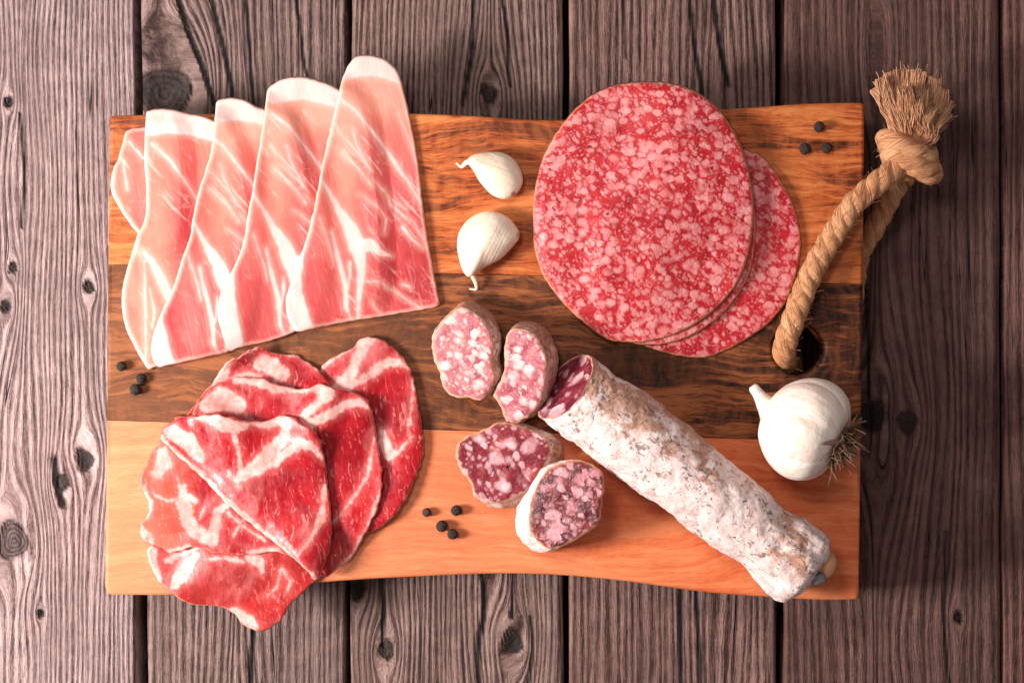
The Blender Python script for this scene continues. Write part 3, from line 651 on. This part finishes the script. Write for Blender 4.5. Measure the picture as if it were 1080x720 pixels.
# ================================================================== salame and its cut slices
MM = mat_mould('mouldy_casing'); MMb = mat_mould('mouldy_casing_brown', .97)
fine_salame = dict(a=mat_salami('salame_mince_pale', ((.24, .035, .055), (.44, .12, .14), (.60, .24, .24)), ((.68, .36, .35), (.82, .56, .52)), 14, .56, (.66, .38, .26), 1.),
  b=mat_salami('salame_mince_rosy', ((.15, .015, .03), (.34, .07, .09), (.56, .20, .21)), ((.62, .28, .29), (.80, .50, .48)), 14, .52, (.62, .36, .24), 2.),
  c=mat_salami('salame_mince_dark', ((.09, .008, .014), (.22, .022, .035), (.40, .09, .08)), ((.60, .26, .29), (.78, .48, .50)), 18, .54, (.60, .34, .2), 3., dark=(.02, .008, .008)),
  e=mat_salami('salame_mince_wine', ((.06, .006, .012), (.16, .015, .03), (.30, .06, .07)), ((.50, .22, .25), (.72, .44, .46)), 26, .42, (.66, .36, .24), 7.),
  d=mat_salami('salame_mince_purple', ((.03, .003, .006), (.09, .008, .014), (.28, .05, .035)), ((.38, .11, .13), (.60, .28, .31)), 17, .52, (.5, .22, .12), 5.))
def thick_slice(face, sh, h, tilt, mat, rind, label, nang=160, nr=30, seed=0, bulge=3):
    """sh: how far the underside sits from the cut face in the photo; tilt: slope of the face (dx, dy)"""
    O = smooth_closed(face, nang); O = O+np.stack([fbm(O[:, 0], O[:, 1], 12, seed), fbm(O[:, 0], O[:, 1], 12, seed+3)], -1)*.6
    c = O.mean(0)
    zt = lambda P: h+((P[..., 0]-c[0])*tilt[0]+(P[..., 1]-c[1])*tilt[1])/100
    P = np.vstack([c[None], (c+(O[None]-c)*(np.arange(1, nr+1)/nr)[:, None, None]).reshape(-1, 2)])
    bd = border_dist(P[:, 0], P[:, 1], O)
    z = zt(P)-.03*np.clip(1-bd/3.5, 0, 1)**2+.005*fbm(P[:, 0], P[:, 1], 22, seed)*np.clip(bd/5, 0, 1)
    V = W(P[:, 0], P[:, 1], z); idx = lambda r, a: 1+(r-1)*nang+a % nang
    F = [(0, idx(1, a+1), idx(1, a)) for a in range(nang)]+[(idx(r, a), idx(r, a+1), idx(r+1, a+1), idx(r+1, a)) for r in range(1, nr) for a in range(nang)]
    A = np.sum(O[:, 0]*np.roll(O[:, 1], -1)-O[:, 1]*np.roll(O[:, 0], -1))
    fl = (lambda f: f[::-1]) if A > 0 else (lambda f: f)
    F = [fl(f) for f in F]
    root = empty('salame_slice', tuple(W(c[0], c[1], 0)), label, 'salami', 'thick slices cut from the mouldy salame')
    mesh_obj('cut_face', V, F, mat, root, attrs=dict(rim=bd, fat=0*bd, tone=0*bd))
    # rind wall and underside
    m = 14; rows = []
    for k in range(m+1):
        t = k/m
        Q = O+np.array(sh)*t; dirn = (O-c)/np.linalg.norm(O-c, axis=1)[:, None]
        Q = Q+dirn*(bulge*math.sin(math.pi*min(1, t*1.05))-2.*max(0, t-.85)/.15)
        zt_ = zt(O)-.03
        zz = zt_*(1-t)+.012*t+.010*fbm(Q[:, 0]*1+t*30, Q[:, 1], 12, seed+7)*math.sin(math.pi*t)
        rows.append(W(Q[:, 0], Q[:, 1], np.maximum(zz, .008)))
    cc = rows[-1].mean(0); V = np.vstack(rows+[cc[None]])
    F = [fl((k*nang+a, k*nang+(a+1) % nang, (k+1)*nang+(a+1) % nang, (k+1)*nang+a)) for k in range(m) for a in range(nang)]
    F += [fl((m*nang+a, m*nang+(a+1) % nang, len(V)-1)) for a in range(nang)]
    mesh_obj('rind', V, F, rind, root, attrs=dict(tone=np.full(len(V), .09 if rind is MMb else -.08)))
    return root
thick_slice([(456, 356), (469, 338), (485, 325), (502, 330), (515, 344), (521, 362), (519, 383), (523, 396), (519, 407), (508, 421), (494, 419), (475, 417), (467, 406), (464, 393), (457, 376)], (9, -7), .30, (.25, -.2), fine_salame['a'], MMb, 'palest salame slice, upper left of the four, beside the dark strip\'s left end', seed=31)
thick_slice([(534, 355), (541, 347), (557, 349), (570, 362), (577, 382), (575, 405), (564, 432), (540, 448), (532, 440), (527, 426), (520, 415), (531, 394), (532, 372)], (13, -8), .42, (.55, -.3), fine_salame['b'], MMb, 'leaning rosy salame slice touching the cut end of the salame', seed=32)
thick_slice([(481, 471), (494, 459), (512, 452), (527, 445), (544, 447), (558, 452), (575, 460), (581, 474), (573, 494), (558, 515), (542, 525), (523, 531), (502, 525), (496, 509), (484, 492)], (15, 4), .26, (.05, .0), fine_salame['c'], MMb, 'dark salame slice with purple marbling, partly under its lower right neighbour', seed=33)
thick_slice([(576, 496), (592, 488), (608, 485), (624, 489), (636, 499), (637, 514), (635, 530), (633, 547), (624, 558), (601, 572), (583, 579), (570, 573), (559, 557), (559, 534), (566, 513)], (-16, 3), .50, (.35, .0), fine_salame['d'], MM, 'salame slice with thick white rind on its left, lowest of the four', seed=34, bulge=2.)

def salame():
    A = np.array([583., 399.]); B = np.array([842., 596.]); Lp = np.linalg.norm(B-A); dv = (B-A)/Lp; nv = np.array([dv[1], -dv[0]])   # nv points up-right in the photo
    root = empty('salame', tuple(W(*((A+B)/2), 0)), 'whole mouldy white salame stick lying diagonally, cut at its upper left end', 'salami')
    na, ns = 160, 240; rows = []; ton = []
    S = np.r_[np.linspace(0, Lp, ns-40), Lp+20*np.sin(np.linspace(0, 1, 41)[1:]*math.pi/2)]
    th = np.linspace(0, 2*math.pi, na, endpoint=False)
    for s_ in S:
        t = s_/Lp; r = 42+1.5*math.sin(t*3.)-1.2*math.cos(t*9)-2.5*t*t-3*math.exp(-((t-.86)/.07)**2)+1.5*math.exp(-((t-1)/.06)**2)
        if s_ > Lp: r = (42+1.5*math.sin(3.)-1.2*math.cos(9)-2.5-3*math.exp(-4)+1.5)*max(.02, (max(0, 1-((s_-Lp)/20.05)**2.6))**(1/2.2))
        wk = 2.4*max(0, min(1, (t-.80)/.15))
        bend = 3.*math.sin(t*math.pi)
        lump = np.array([mnoise.noise(Vector((s_/38, math.cos(a)*1.2, math.sin(a)*1.2)))*3.6+mnoise.noise(Vector((s_/13, math.cos(a)*3, math.sin(a)*3+9)))*1.5+mnoise.noise(Vector((s_/6, math.cos(a)*7, math.sin(a)*7+9)))*.8+wk*(mnoise.noise(Vector((s_/40, math.cos(a)*3.2, math.sin(a)*3.2+4)))*2-abs(mnoise.noise(Vector((s_/30, math.cos(a)*5, math.sin(a)*5+2))))) for a in th])
        rr = r+lump*min(1, r/30)
        wid = np.cos(th)*rr; hz = np.sin(th)*rr*.93/100; zc = .43
        z = zc+hz; z = np.where(z < .02, .02+(z-.02)*.1, z)
        k = max(0, 1-s_/70.)**1.5
        ax = s_+k*((z-.02)*44-2)      # oblique cut: the top of the cut lies farther along
        c = A+dv*0
        px = c[0]+dv[0]*ax+nv[0]*(wid+bend); py = c[1]+dv[1]*ax+nv[1]*(wid+bend)
        # keep real positions: take the photo scale at the board's level
        v = np.stack([(px-540)/100, (360-py)/100, z], -1)
        kk = (D-.43)/D; v[:, :2] *= kk
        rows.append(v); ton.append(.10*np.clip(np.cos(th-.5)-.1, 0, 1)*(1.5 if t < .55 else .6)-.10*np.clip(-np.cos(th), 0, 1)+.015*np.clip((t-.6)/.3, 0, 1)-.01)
    V = np.vstack(rows); tn = np.concatenate(ton); m = len(S)
    F = [(k*na+a, k*na+(a+1) % na, (k+1)*na+(a+1) % na, (k+1)*na+a) for k in range(m-1) for a in range(na)]
    V = np.vstack([V, V[-na:].mean(0)[None]]); tn = np.r_[tn, .0]
    F += [((m-1)*na+a, (m-1)*na+(a+1) % na, len(V)-1) for a in range(na)]
    o = mesh_obj('casing', V, F, MM, root, attrs=dict(tone=tn))
    bm = bmesh.new(); bm.from_mesh(o.data); bmesh.ops.recalc_face_normals(bm, faces=bm.faces); bm.to_mesh(o.data); bm.free(); o.data.polygons.foreach_set('use_smooth', [True]*len(o.data.polygons))
    # cut face, set back a hair inside the rim
    R = rows[0]; c = R.mean(0); nr = 26
    vv = [c+(R-c)*(k/nr) for k in range(1, nr+1)]
    fv = np.vstack([c[None]]+vv)
    dep = np.r_[1., np.repeat(1-np.arange(1, nr+1)/nr, na)]
    inn = np.array([dv[0], -dv[1], 0])
    fv = fv+inn*(np.clip(dep*8, 0, 1)*.015)[:, None]+np.array([[mnoise.noise(Vector(p)*9)*.02 for _ in range(3)] for p in fv])*np.clip(dep*5, 0, 1)[:, None]
    idx = lambda r, a: 1+(r-1)*na+a % na
    F = [(0, idx(1, a+1), idx(1, a)) for a in range(na)]+[(idx(r, a), idx(r, a+1), idx(r+1, a+1), idx(r+1, a)) for r in range(1, nr) for a in range(na)]
    mesh_obj('cut_face', fv, F, fine_salame['e'], root, attrs=dict(rim=dep*43, fat=dep*0, tone=dep*0))
    # tied end: twisted knob and metal clip
    def blob(name, px, py, z, rx, ry, rz, ang, mat, sq=1.):
        bm = bmesh.new(); bmesh.ops.create_icosphere(bm, subdivisions=4, radius=1)
        for v in bm.verts:
            q = v.co.copy()
            if sq != 1.: q = Vector([math.copysign(abs(t)**sq, t) for t in q])
            n_ = 1+.04*mnoise.noise(v.co*2.3+Vector((px, py, 0)))
            q = Vector((q.x*rx/100*n_, q.y*ry/100*n_, q.z*rz/100*n_)); q.rotate(Matrix.Rotation(ang, 3, 'Z').to_quaternion()); v.co = q+Vector(W(px, py, z))
        V = np.array([v.co[:] for v in bm.verts]); F = [[v.index for v in f.verts] for f in bm.faces]; bm.free()
        return mesh_obj(name, V, F, mat, root, attrs=dict(tone=np.zeros(len(V))))
    blob('casing_tail', 864, 594, .44, 18, 17, 15, math.radians(35), mat_plain('casing_tail_skin', (.74, .36, .19), .5, 12, .15))
    blob('metal_clip', 863, 610, .66, 8, 5.5, 6, math.radians(20), mat_plain('dull_metal', (.12, .11, .11), .6, 25, .4, .2), .6)
salame()

# ================================================================== garlic
MG = mat_garlic('garlic_skin'); MGb = mat_garlic('garlic_bulb_skin', 1., ((.88, .70, .60), (.93, .84, .76)))
def tube(path, rad, n=8, caps=True, fu0=0.):
    P = np.array(path, float); m = len(P); rad = np.broadcast_to(rad, (m,))
    T = np.gradient(P, axis=0); T /= np.linalg.norm(T, axis=1)[:, None]+1e-12
    u = np.cross(T[0], [0.1, .2, 1.]); u /= np.linalg.norm(u)
    V = []; fu = []; fv = []; L = 0
    for i in range(m):
        u = u-T[i]*np.dot(u, T[i]); u /= np.linalg.norm(u)+1e-12; w = np.cross(T[i], u)
        if i: L += np.linalg.norm(P[i]-P[i-1])
        for k in range(n):
            a = 2*math.pi*k/n; V.append(P[i]+(u*math.cos(a)+w*math.sin(a))*rad[i]); fu.append(fu0+abs(k/n-.5)*.8); fv.append(L)
    F = [(i*n+k, i*n+(k+1) % n, (i+1)*n+(k+1) % n, (i+1)*n+k) for i in range(m-1) for k in range(n)]
    if caps: F += [tuple(range(n))[::-1], tuple((m-1)*n+k for k in range(n))]
    return V, F, fu, fv
class Acc:
    def __init__(s): s.V = []; s.F = []; s.fu = []; s.fv = []
    def add(s, t):
        V, F, a, b = t; o = len(s.V); s.V += list(V); s.F += [tuple(i+o for i in f) for f in F]; s.fu += list(a); s.fv += list(b)
    def build(s, name, mat, root, **ex):
        n = len(s.V); at = dict(fu=s.fu, fv=s.fv); at.update({k: [v]*n for k, v in ex.items()})
        return mesh_obj(name, np.array(s.V), s.F, mat, root, attrs=at)
def clove(outline, h, tail, tip, label, ridge, seed):
    nang, nr = 120, 30
    O = smooth_closed(outline, nang); c = O.mean(0)
    root = empty('garlic_clove', tuple(W(c[0], c[1], 0)), label, 'garlic', 'loose garlic cloves on the amber strip')
    th = np.linspace(0, math.pi/2, nr+1)[1:]
    rad = np.sin(th); V = [np.r_[c, h*1.5]]
    pts = np.vstack([c[None], (c+(O[None]-c)*rad[:, None, None]).reshape(-1, 2)])
    hz = np.r_[1, np.repeat(np.cos(th), nang)]
    d = pts-c; rd = np.array(ridge)/np.hypot(*ridge); across = d[:, 0]*rd[1]-d[:, 1]*rd[0]
    up = hz*h*1.02*(1+.10*np.exp(-(across/9)**2)); zt = h*.62+up; zb = np.maximum(.01, h*.62-hz*h*.62)
    top = W(pts[:, 0], pts[:, 1], zt); bot = W(pts[:, 0], pts[:, 1], zb)
    n0 = len(top); V = np.vstack([top, bot[:-nang]]); idx = lambda r, a: 1+(r-1)*nang+a % nang
    F = []
    for a in range(nang):
        F.append((0, idx(1, a), idx(1, a+1))); F.append((n0, n0+idx(1, a+1), n0+idx(1, a)))
        for r in range(1, nr):
            F.append((idx(r, a), idx(r+1, a), idx(r+1, a+1), idx(r, a+1)))
            if r < nr-1: F.append((n0+idx(r, a), n0+idx(r, a+1), n0+idx(r+1, a+1), n0+idx(r+1, a)))
            else: F.append((n0+idx(r, a), n0+idx(r, a+1), idx(r+1, a+1), idx(r+1, a)))
    tp = np.exp(-((pts[:, 0]-tip[0])**2+(pts[:, 1]-tip[1])**2)/tip[2]**2)
    at = dict(tip=np.r_[tp, tp[:-nang]], fu=np.r_[across, across[:-nang]]/20, fv=np.zeros(len(V)), tone=np.zeros(len(V)))
    o = mesh_obj('clove_body', V, F, MG, root, attrs=at)
    bm = bmesh.new(); bm.from_mesh(o.data); bmesh.ops.recalc_face_normals(bm, faces=bm.faces); bm.to_mesh(o.data); bm.free(); o.data.polygons.foreach_set('use_smooth', [True]*len(o.data.polygons))
    P = catmull(tail, 26); A = Acc(); A.add(tube(W(P[:, 0], P[:, 1], P[:, 2]), np.linspace(.04, .008, 26)**1., 8))
    A.build('tail', MG, root, tip=.15, tone=0.)
clove([(494, 167), (500, 163), (512, 160.5), (529, 161), (542, 168), (550, 181), (551, 194), (543, 206), (531, 210), (518, 205), (506, 192), (499, 180), (493, 172)], .17, [(500, 170, .13), (492, 171.5, .11), (487, 176, .07), (481, 172, .06)], (541.5, 204.5, 3.4), 'upper garlic clove with a thin tail pointing left and a brown speck', (1, .35), 1)
clove([(492, 291), (486, 280), (482, 260), (485, 243), (497, 229), (515, 222.5), (534, 228), (544, 238), (548.5, 249), (540, 261), (528, 273), (510, 283), (499, 291)], .20, [(496, 284, .16), (499, 291, .12), (502, 299, .08), (502, 305, .05), (495, 304.5, .04)], (549, 248, 6), 'lower larger garlic clove with a curled tail pointing down', (.5, -1), 2)

def bulb():
    c = np.array([847., 451.]); zc = .47
    ang = math.atan2(-(468-425), 893-808)     # axis stem -> roots
    ax = Vector((math.cos(ang), math.sin(ang), .42)).normalized(); q = Vector((0, 0, 1)).rotation_difference(ax)
    ctr = Vector(W(c[0], c[1], zc))
    root = empty('garlic_bulb', (ctr.x, ctr.y, 0), 'whole white garlic bulb with dry curly roots beside the rope hole', 'garlic')
    nu, nv = 220, 90; V = []; fu = []; fv = []; tone = []
    prof = catmull([(-.43, .02), (-.425, .09), (-.41, .165), (-.34, .32), (-.18, .465), (0, .53), (.16, .52), (.30, .44), (.385, .30), (.41, .17), (.395, .06)], nv)
    for i in range(nv):
        a_, r_ = prof[i]
        for k in range(nu):
            t = 2*math.pi*k/nu; lob = 1+.055*(abs(math.sin(t*3.5+.6))**.6-.7)*min(1, r_/.3)+.02*mnoise.noise(Vector((math.cos(t)*1.4, math.sin(t)*1.4, a_*2)))+.006*mnoise.noise(Vector((math.cos(t)*14, math.sin(t)*14, a_*2)))
            p = Vector((r_*lob*math.cos(t), r_*lob*math.sin(t), a_+.0)); p.rotate(q); p += ctr; p.z = max(p.z, .012)
            V.append(p[:]); fu.append(math.sin(t*.5)*3); fv.append(a_); tone.append(max(0, (a_-.30)/.12)*(.55+.5*mnoise.noise(Vector((math.cos(t)*3, math.sin(t)*3, 0)))))
    F = [(i*nu+k, i*nu+(k+1) % nu, (i+1)*nu+(k+1) % nu, (i+1)*nu+k) for i in range(nv-1) for k in range(nu)]
    F.append(tuple((nv-1)*nu+k for k in range(nu)))
    n = len(V)
    o = mesh_obj('bulb_body', V, F, MGb, root, attrs=dict(fu=fu, fv=fv, tone=tone, tip=np.zeros(n)))
    bm = bmesh.new(); bm.from_mesh(o.data); bmesh.ops.recalc_face_normals(bm, faces=bm.faces); bm.to_mesh(o.data); bm.free(); o.data.polygons.foreach_set('use_smooth', [True]*len(o.data.polygons))
    st0 = ctr-ax*.38+Vector((0, .03, .03)); st1 = Vector(W(807, 425, .36)); st3 = Vector(W(793.5, 407, .38)); P = catmull([st0[:], st1[:], ((st1+st3)*.5)[:], st3[:]], 24)
    A = Acc(); A.add(tube(P, np.interp(np.linspace(0, 1, 24), [0, .25, .5, .7, .93, 1], [.155, .105, .075, .060, .055, .04]), 20))
    A.build('stem', MGb, root, tone=0., tip=.1)
    # roots
    A = Acc(); r = random.Random(3)
    base = ctr+ax*.40
    for k in range(420):
        t = r.uniform(0, 6.28); rr = r.uniform(0, .2)
        side = Vector((math.cos(t), math.sin(t), 0)); side.rotate(q)
        up = Vector((0, 0, 1))
        p = base+side*rr; d = (ax*r.uniform(.2, .9)+side*r.uniform(.3, 1.1)+up*r.uniform(-.2, .5)+Vector((-.1, .25, 0))).normalized()
        pts = [p-ax*.04]; L = r.uniform(.07, .23); cur = Vector((r.uniform(-1, 1), r.uniform(-1, 1), r.uniform(-1, 1)))*2.6
        for j in range(12):
            d = (d+cur*.42+Vector((r.uniform(-.2, .2), r.uniform(-.2, .2), r.uniform(-.2, .2)))).normalized(); p = p+d*L/9
            if p.z < .015: p.z = .015
            pts.append(p.copy())
        A.add(tube([v[:] for v in pts], np.linspace(.009, .005, 13), 5, fu0=r.random()*3))
    A.build('roots', mat_fibre('dry_root', (.07, .03, .02), (.32, .16, .09), (.66, .42, .26)), root)
    A = Acc(); A.add(tube([(base-ax*.03)[:], (base+ax*.0)[:], (base+ax*.05)[:]], [.17, .165, .10], 24)); A.build('root_disc', mat_plain('root_disc', (.09, .05, .035), .9, 18), root)
    # torn papery skin: a brown flap that runs from the root disc over the bulb
    A = Acc(); P = catmull([(857, 468, 1.0), (866, 467, .97), (874, 466, .92), (882, 466, .84)], 14); A.add(tube(W(P[:, 0], P[:, 1], P[:, 2]-.02), np.interp(np.linspace(0, 1, 14), [0, .4, 1], [.004, .025, .035]), 8)); A.build('skin_flap', mat_plain('torn_skin', (.30, .17, .13), .7, 15), root)
bulb()

# ================================================================== peppercorns
MPc = mat_plain('peppercorn_skin', (.032, .015, .010), .6, 9, .6, 0., .03)
MPb = mat_plain('peppercorn_skin_brown', (.085, .036, .024), .6, 9, .6, 0., .03)
def pepper_mesh(seed, mat):
    bm = bmesh.new(); bmesh.ops.create_icosphere(bm, subdivisions=4, radius=1)
    for v in bm.verts:
        d = v.co.normalized()
        r_ = 1+.05*mnoise.noise(d*1.7+Vector((seed, 0, 0)))-.30*max(0, .12-abs(mnoise.noise(d*2.6+Vector((0, seed*3, 0)))))/.12+.02*mnoise.noise(d*9)
        v.co = d*r_
    me = bpy.data.meshes.new('peppercorn'); bm.to_mesh(me); bm.free(); me.materials.append(mat)
    me.polygons.foreach_set('use_smooth', [True]*len(me.polygons)); return me
pm = [pepper_mesh(k, MPc) for k in range(3)]+[pepper_mesh(5, MPb)]
for k, (x, y, r_, mi, lab) in enumerate([
  (864, 134, 5.8, 0, 'peppercorn nearest the upper edge in the trio by the rope'), (849, 157, 6.4, 1, 'peppercorn nearest the salami slices in the upper right trio'), (872, 156, 6.0, 2, 'peppercorn nearest the rope in the upper right trio'),
  (128, 386, 5.4, 2, 'peppercorn closest to the left board end, alone below the ham'), (149, 399, 5.6, 1, 'upper peppercorn of the touching pair beneath the ham'), (143, 410.5, 6.2, 0, 'lower peppercorn of the touching pair beneath the ham'),
  (450, 540, 5.0, 3, 'small brown peppercorn, closest of the lower four to the pork slices'), (481.5, 538, 6.0, 1, 'peppercorn nearest the dark salame slice, on the pale strip'), (466, 554.5, 6.3, 0, 'glossy black peppercorn in the middle of the lower four'), (477.5, 563, 5.8, 2, 'peppercorn nearest the board\'s lower edge')]):
    o = bpy.data.objects.new('peppercorn', pm[mi]); C.objects.link(o); R = r_/100
    o.scale = (R, R, R*.95); o.location = W(x, y, R*.93); o.rotation_euler = (k*1.3, k*.7, k*2.1)
    tag(o, lab, 'peppercorn', 'black peppercorns scattered on the board')

# ================================================================== rope
rope = empty('rope_loop', tuple(W(955, 200, ZT)), 'thick beige jute rope through the board hole, knotted with a frayed end', 'rope')
MR = mat_fibre('jute_fibre', (.22, .065, .022), (.66, .29, .125), (.88, .52, .29))
def laid(A, path, R, pitch, phase=0., n=None, tail=1.):
    P = np.array(path); L = np.r_[0, np.cumsum(np.linalg.norm(np.diff(P, axis=0), axis=1))]
    n = n or int(L[-1]/.022); s_ = np.linspace(0, L[-1], n); P = np.stack([np.interp(s_, L, P[:, k]) for k in range(3)], -1)
    T = np.gradient(P, axis=0); T /= np.linalg.norm(T, axis=1)[:, None]; u = np.cross(T[0], [0.05, .1, 1.]); u /= np.linalg.norm(u); U = []
    for i in range(n):
        u = u-T[i]*np.dot(u, T[i]); u /= np.linalg.norm(u); U.append(u.copy())
    U = np.array(U); Wv = np.cross(T, U)
    for k in range(3):
        a = phase+2*math.pi*k/3-2*math.pi*s_/pitch
        Q = P+(U*np.cos(a)[:, None]+Wv*np.sin(a)[:, None])*(R*.40)
        m = 22; V = []; fu = []; fv = []
        Tq = np.gradient(Q, axis=0); Tq /= np.linalg.norm(Tq, axis=1)[:, None]
        out = (U*np.cos(a)[:, None]+Wv*np.sin(a)[:, None]); out = out-Tq*np.sum(out*Tq, 1)[:, None]; out /= np.linalg.norm(out, axis=1)[:, None]; sd = np.cross(Tq, out)
        for i in range(n):
            for j in range(m):
                b = 2*math.pi*j/m; rj = R*.58*(1+.035*math.cos(4*(b+s_[i]*7.))+.02*mnoise.noise(Vector((s_[i]*6, j*.6, k))))
                V.append(Q[i]+(out[i]*math.cos(b)*.95+sd[i]*math.sin(b)*1.05)*rj); fu.append(k*2+abs(j/m-.5)*.75+s_[i]*.25); fv.append(s_[i])
        F = [(i*m+j, i*m+(j+1) % m, (i+1)*m+(j+1) % m, (i+1)*m+j) for i in range(n-1) for j in range(m)]
        F += [tuple(range(m))[::-1], tuple((n-1)*m+j for j in range(m))]
        A.add((V, F, fu, fv))
    return P
def pth(pts, n=80):
    q = catmull(pts, n); return W(q[:, 0], q[:, 1], q[:, 2])
A = Acc()
P1 = laid(A, pth([(836, 386, -.62), (831, 385, -.38), (827, 379, -.12), (828, 364, .10), (834, 345, .17), (845, 314, .155), (860, 280, .15), (880, 246, .16), (900, 216, .17), (922, 196, .16), (944, 178, .10), (958, 168, .0)]), .134, .52)
P2 = laid(A, pth([(830, 394, -.61), (850, 412, -.61), (880, 396, -.61), (896, 340, -.61), (905, 274, -.60), (921, 243, -.50), (936, 215, -.36), (948, 192, -.22), (958, 172, -.10)]), .125, .55, 1.)
AC = A
A = Acc()
# overhand knot: the cord wraps twice round itself, then comes out on top
ctr = np.array([959., 165.]); kp = []
axis = np.array([-.25, -1.]); axis /= np.hypot(*axis); crs = np.array([axis[1], -axis[0]])*-1
for k in range(120):
    t = k/119; a = -1.9+t*2*math.pi*1.98
    al = -15+28*t; wx = 18*math.cos(a); hz = math.sin(a)
    tw = -13*math.cos(a)*(1 if hz > -.2 else .4)
    p = ctr+axis*(al+tw)+crs*wx
    kp.append((p[0], p[1], -.02+.17*hz))
kp = [(952, 188, -.1)]+kp+[(962, 146, .02), (963, 134, .0)]
K = np.array(kp); P3 = laid(A, W(K[:, 0], K[:, 1], K[:, 2]), .135, .5, .4)
A.add(tube(pth([(952, 190, -.06), (958, 165, -.02), (963, 138, .0)]), .12, 16))
A.build('knot', MR, rope)
# frayed end: fanned clumps of loose fibre
A = Acc(); r = random.Random(5)
clumps = [((921, 92), 9), ((930, 82), 9), ((940, 76), 9), ((951, 73), 9), ((963, 73), 9), ((974, 75), 9), ((985, 82), 9), ((993, 93), 9), ((1000, 104), 9), ((1002, 117), 9), ((997, 128), 8), ((935, 98), 10), ((955, 92), 11), ((975, 94), 11), ((986, 112), 10), ((965, 105), 10), ((945, 108), 9)]
for ci, ((tx, ty), wd) in enumerate(clumps):
    z1 = r.uniform(-.02, .12)+(.16 if ci > 10 else 0); lean = r.uniform(-4, 4); kink = r.uniform(-6, 6)
    for k in range(260):
        ra = r.random()**.5*wd*.78; aa = r.uniform(0, 6.283); ox, oy = ra*math.cos(aa), ra*math.sin(aa)*.8; oz = r.uniform(-1, 1)*.07
        bx, by = 963+ox*.95+(tx-962)*.22, 148+(ty-100)*.06+r.gauss(0, 3)
        dx, dy = tx-bx, ty-by; ln = math.hypot(dx, dy); ux, uy = dx/ln, dy/ln
        ov = ox*-uy+oy*ux                          # sideways offset inside the clump
        ex, ey = tx-uy*ov+ux*r.uniform(-4, 0), ty+ux*ov+uy*r.uniform(-4, 0)
        zb = oz*.8+.04; cu = r.gauss(0, 1.6); cv = r.gauss(0, 1.6)
        pts = [(bx, by, zb), (bx+(ex-bx)*.33+lean-uy*ov*.2+cu, by+(ey-by)*.33+cv, zb+.07), (bx+(ex-bx)*.7+kink-cu, by+(ey-by)*.7-cv, z1+oz+.05), (ex+kink*.4, ey, z1+oz*1.3)]
        if r.random() < .03: pts[-1] = (ex+r.gauss(0, 5), ey+r.gauss(0, 5), z1+oz+r.uniform(-.1, .1))
        Q = catmull(pts, 8)
        A.add(tube(W(Q[:, 0], Q[:, 1], Q[:, 2]), np.linspace(.0085, .0055, 8), 3, False, fu0=r.random()*9))
    Q = catmull([(963, 146, .02), ((962+tx)/2+lean, (146+ty)/2, z1*.5+.04), (962+(tx-962)*.90, 146+(ty-146)*.90, z1)], 12)
    A.add(tube(W(Q[:, 0], Q[:, 1], Q[:, 2]), np.linspace(.05, wd*.0052, 12), 12))
A.build('frayed_end', mat_fibre('jute_fibre_loose', (.56, .20, .09), (.84, .42, .23), (.93, .62, .39)), rope)
# stray hairs standing off the cord
A = AC
for P, R, cnt in ((P1, .134, 420), (P2, .125, 120), (P3, .135, 240)):
    for k in range(cnt):
        i = r.randrange(3, len(P)-3); t = P[i+2]-P[i-2]; t /= np.linalg.norm(t); o_ = np.cross(t, [r.gauss(0, 1), r.gauss(0, 1), r.gauss(0, 1)]); o_ /= np.linalg.norm(o_)+1e-9
        p0 = P[i]+o_*R*.85; L = r.uniform(.03, .10); c_ = np.array([r.gauss(0, 1) for _ in range(3)])*.35
        pts = [p0+(t*.9+o_*(.22+.2*s_)+c_*s_*s_)*L*s_ for s_ in np.linspace(0, 1, 6)]
        A.add(tube(pts, np.linspace(.0032, .0018, 6), 3, False, fu0=r.random()*5))
A.build('cord', MR, rope)

# ================================================================== light, camera
w = bpy.data.worlds.new('World'); sc.world = w; w.use_nodes = True
w.node_tree.nodes['Background'].inputs[0].default_value = (1., .90, .88, 1); w.node_tree.nodes['Background'].inputs[1].default_value = .22
def area(name, loc, target, sx, sy, e, col):
    l = bpy.data.lights.new(name, 'AREA'); l.shape = 'RECTANGLE'; l.size = sx; l.size_y = sy; l.energy = e; l.color = col
    o = bpy.data.objects.new(name, l); C.objects.link(o); o.location = loc
    o.rotation_euler = (Vector(target)-Vector(loc)).to_track_quat('-Z', 'Y').to_euler()
area('window_light', (-15., -2.4, 9.6), (.5, 0, 0), 4.2, 5., 6000, (1., .93, .88))
area('overhead_softbox', (-3.5, 5.5, 15.), (-.5, 0, 0), 4, 3, 800, (1., .93, .88))
cam = bpy.data.cameras.new('camera'); co = bpy.data.objects.new('camera', cam); C.objects.link(co)
co.location = (0, 0, D); cam.sensor_width = 36; cam.lens = 36*D/10.8; cam.clip_start = .1; cam.clip_end = 200
sc.camera = co
sc.render.engine = 'CYCLES'; sc.render.resolution_x = 1024; sc.render.resolution_y = 682
sc.view_settings.view_transform = 'Standard'; sc.view_settings.look = 'None'; sc.view_settings.exposure = .16; sc.view_settings.gamma = 1
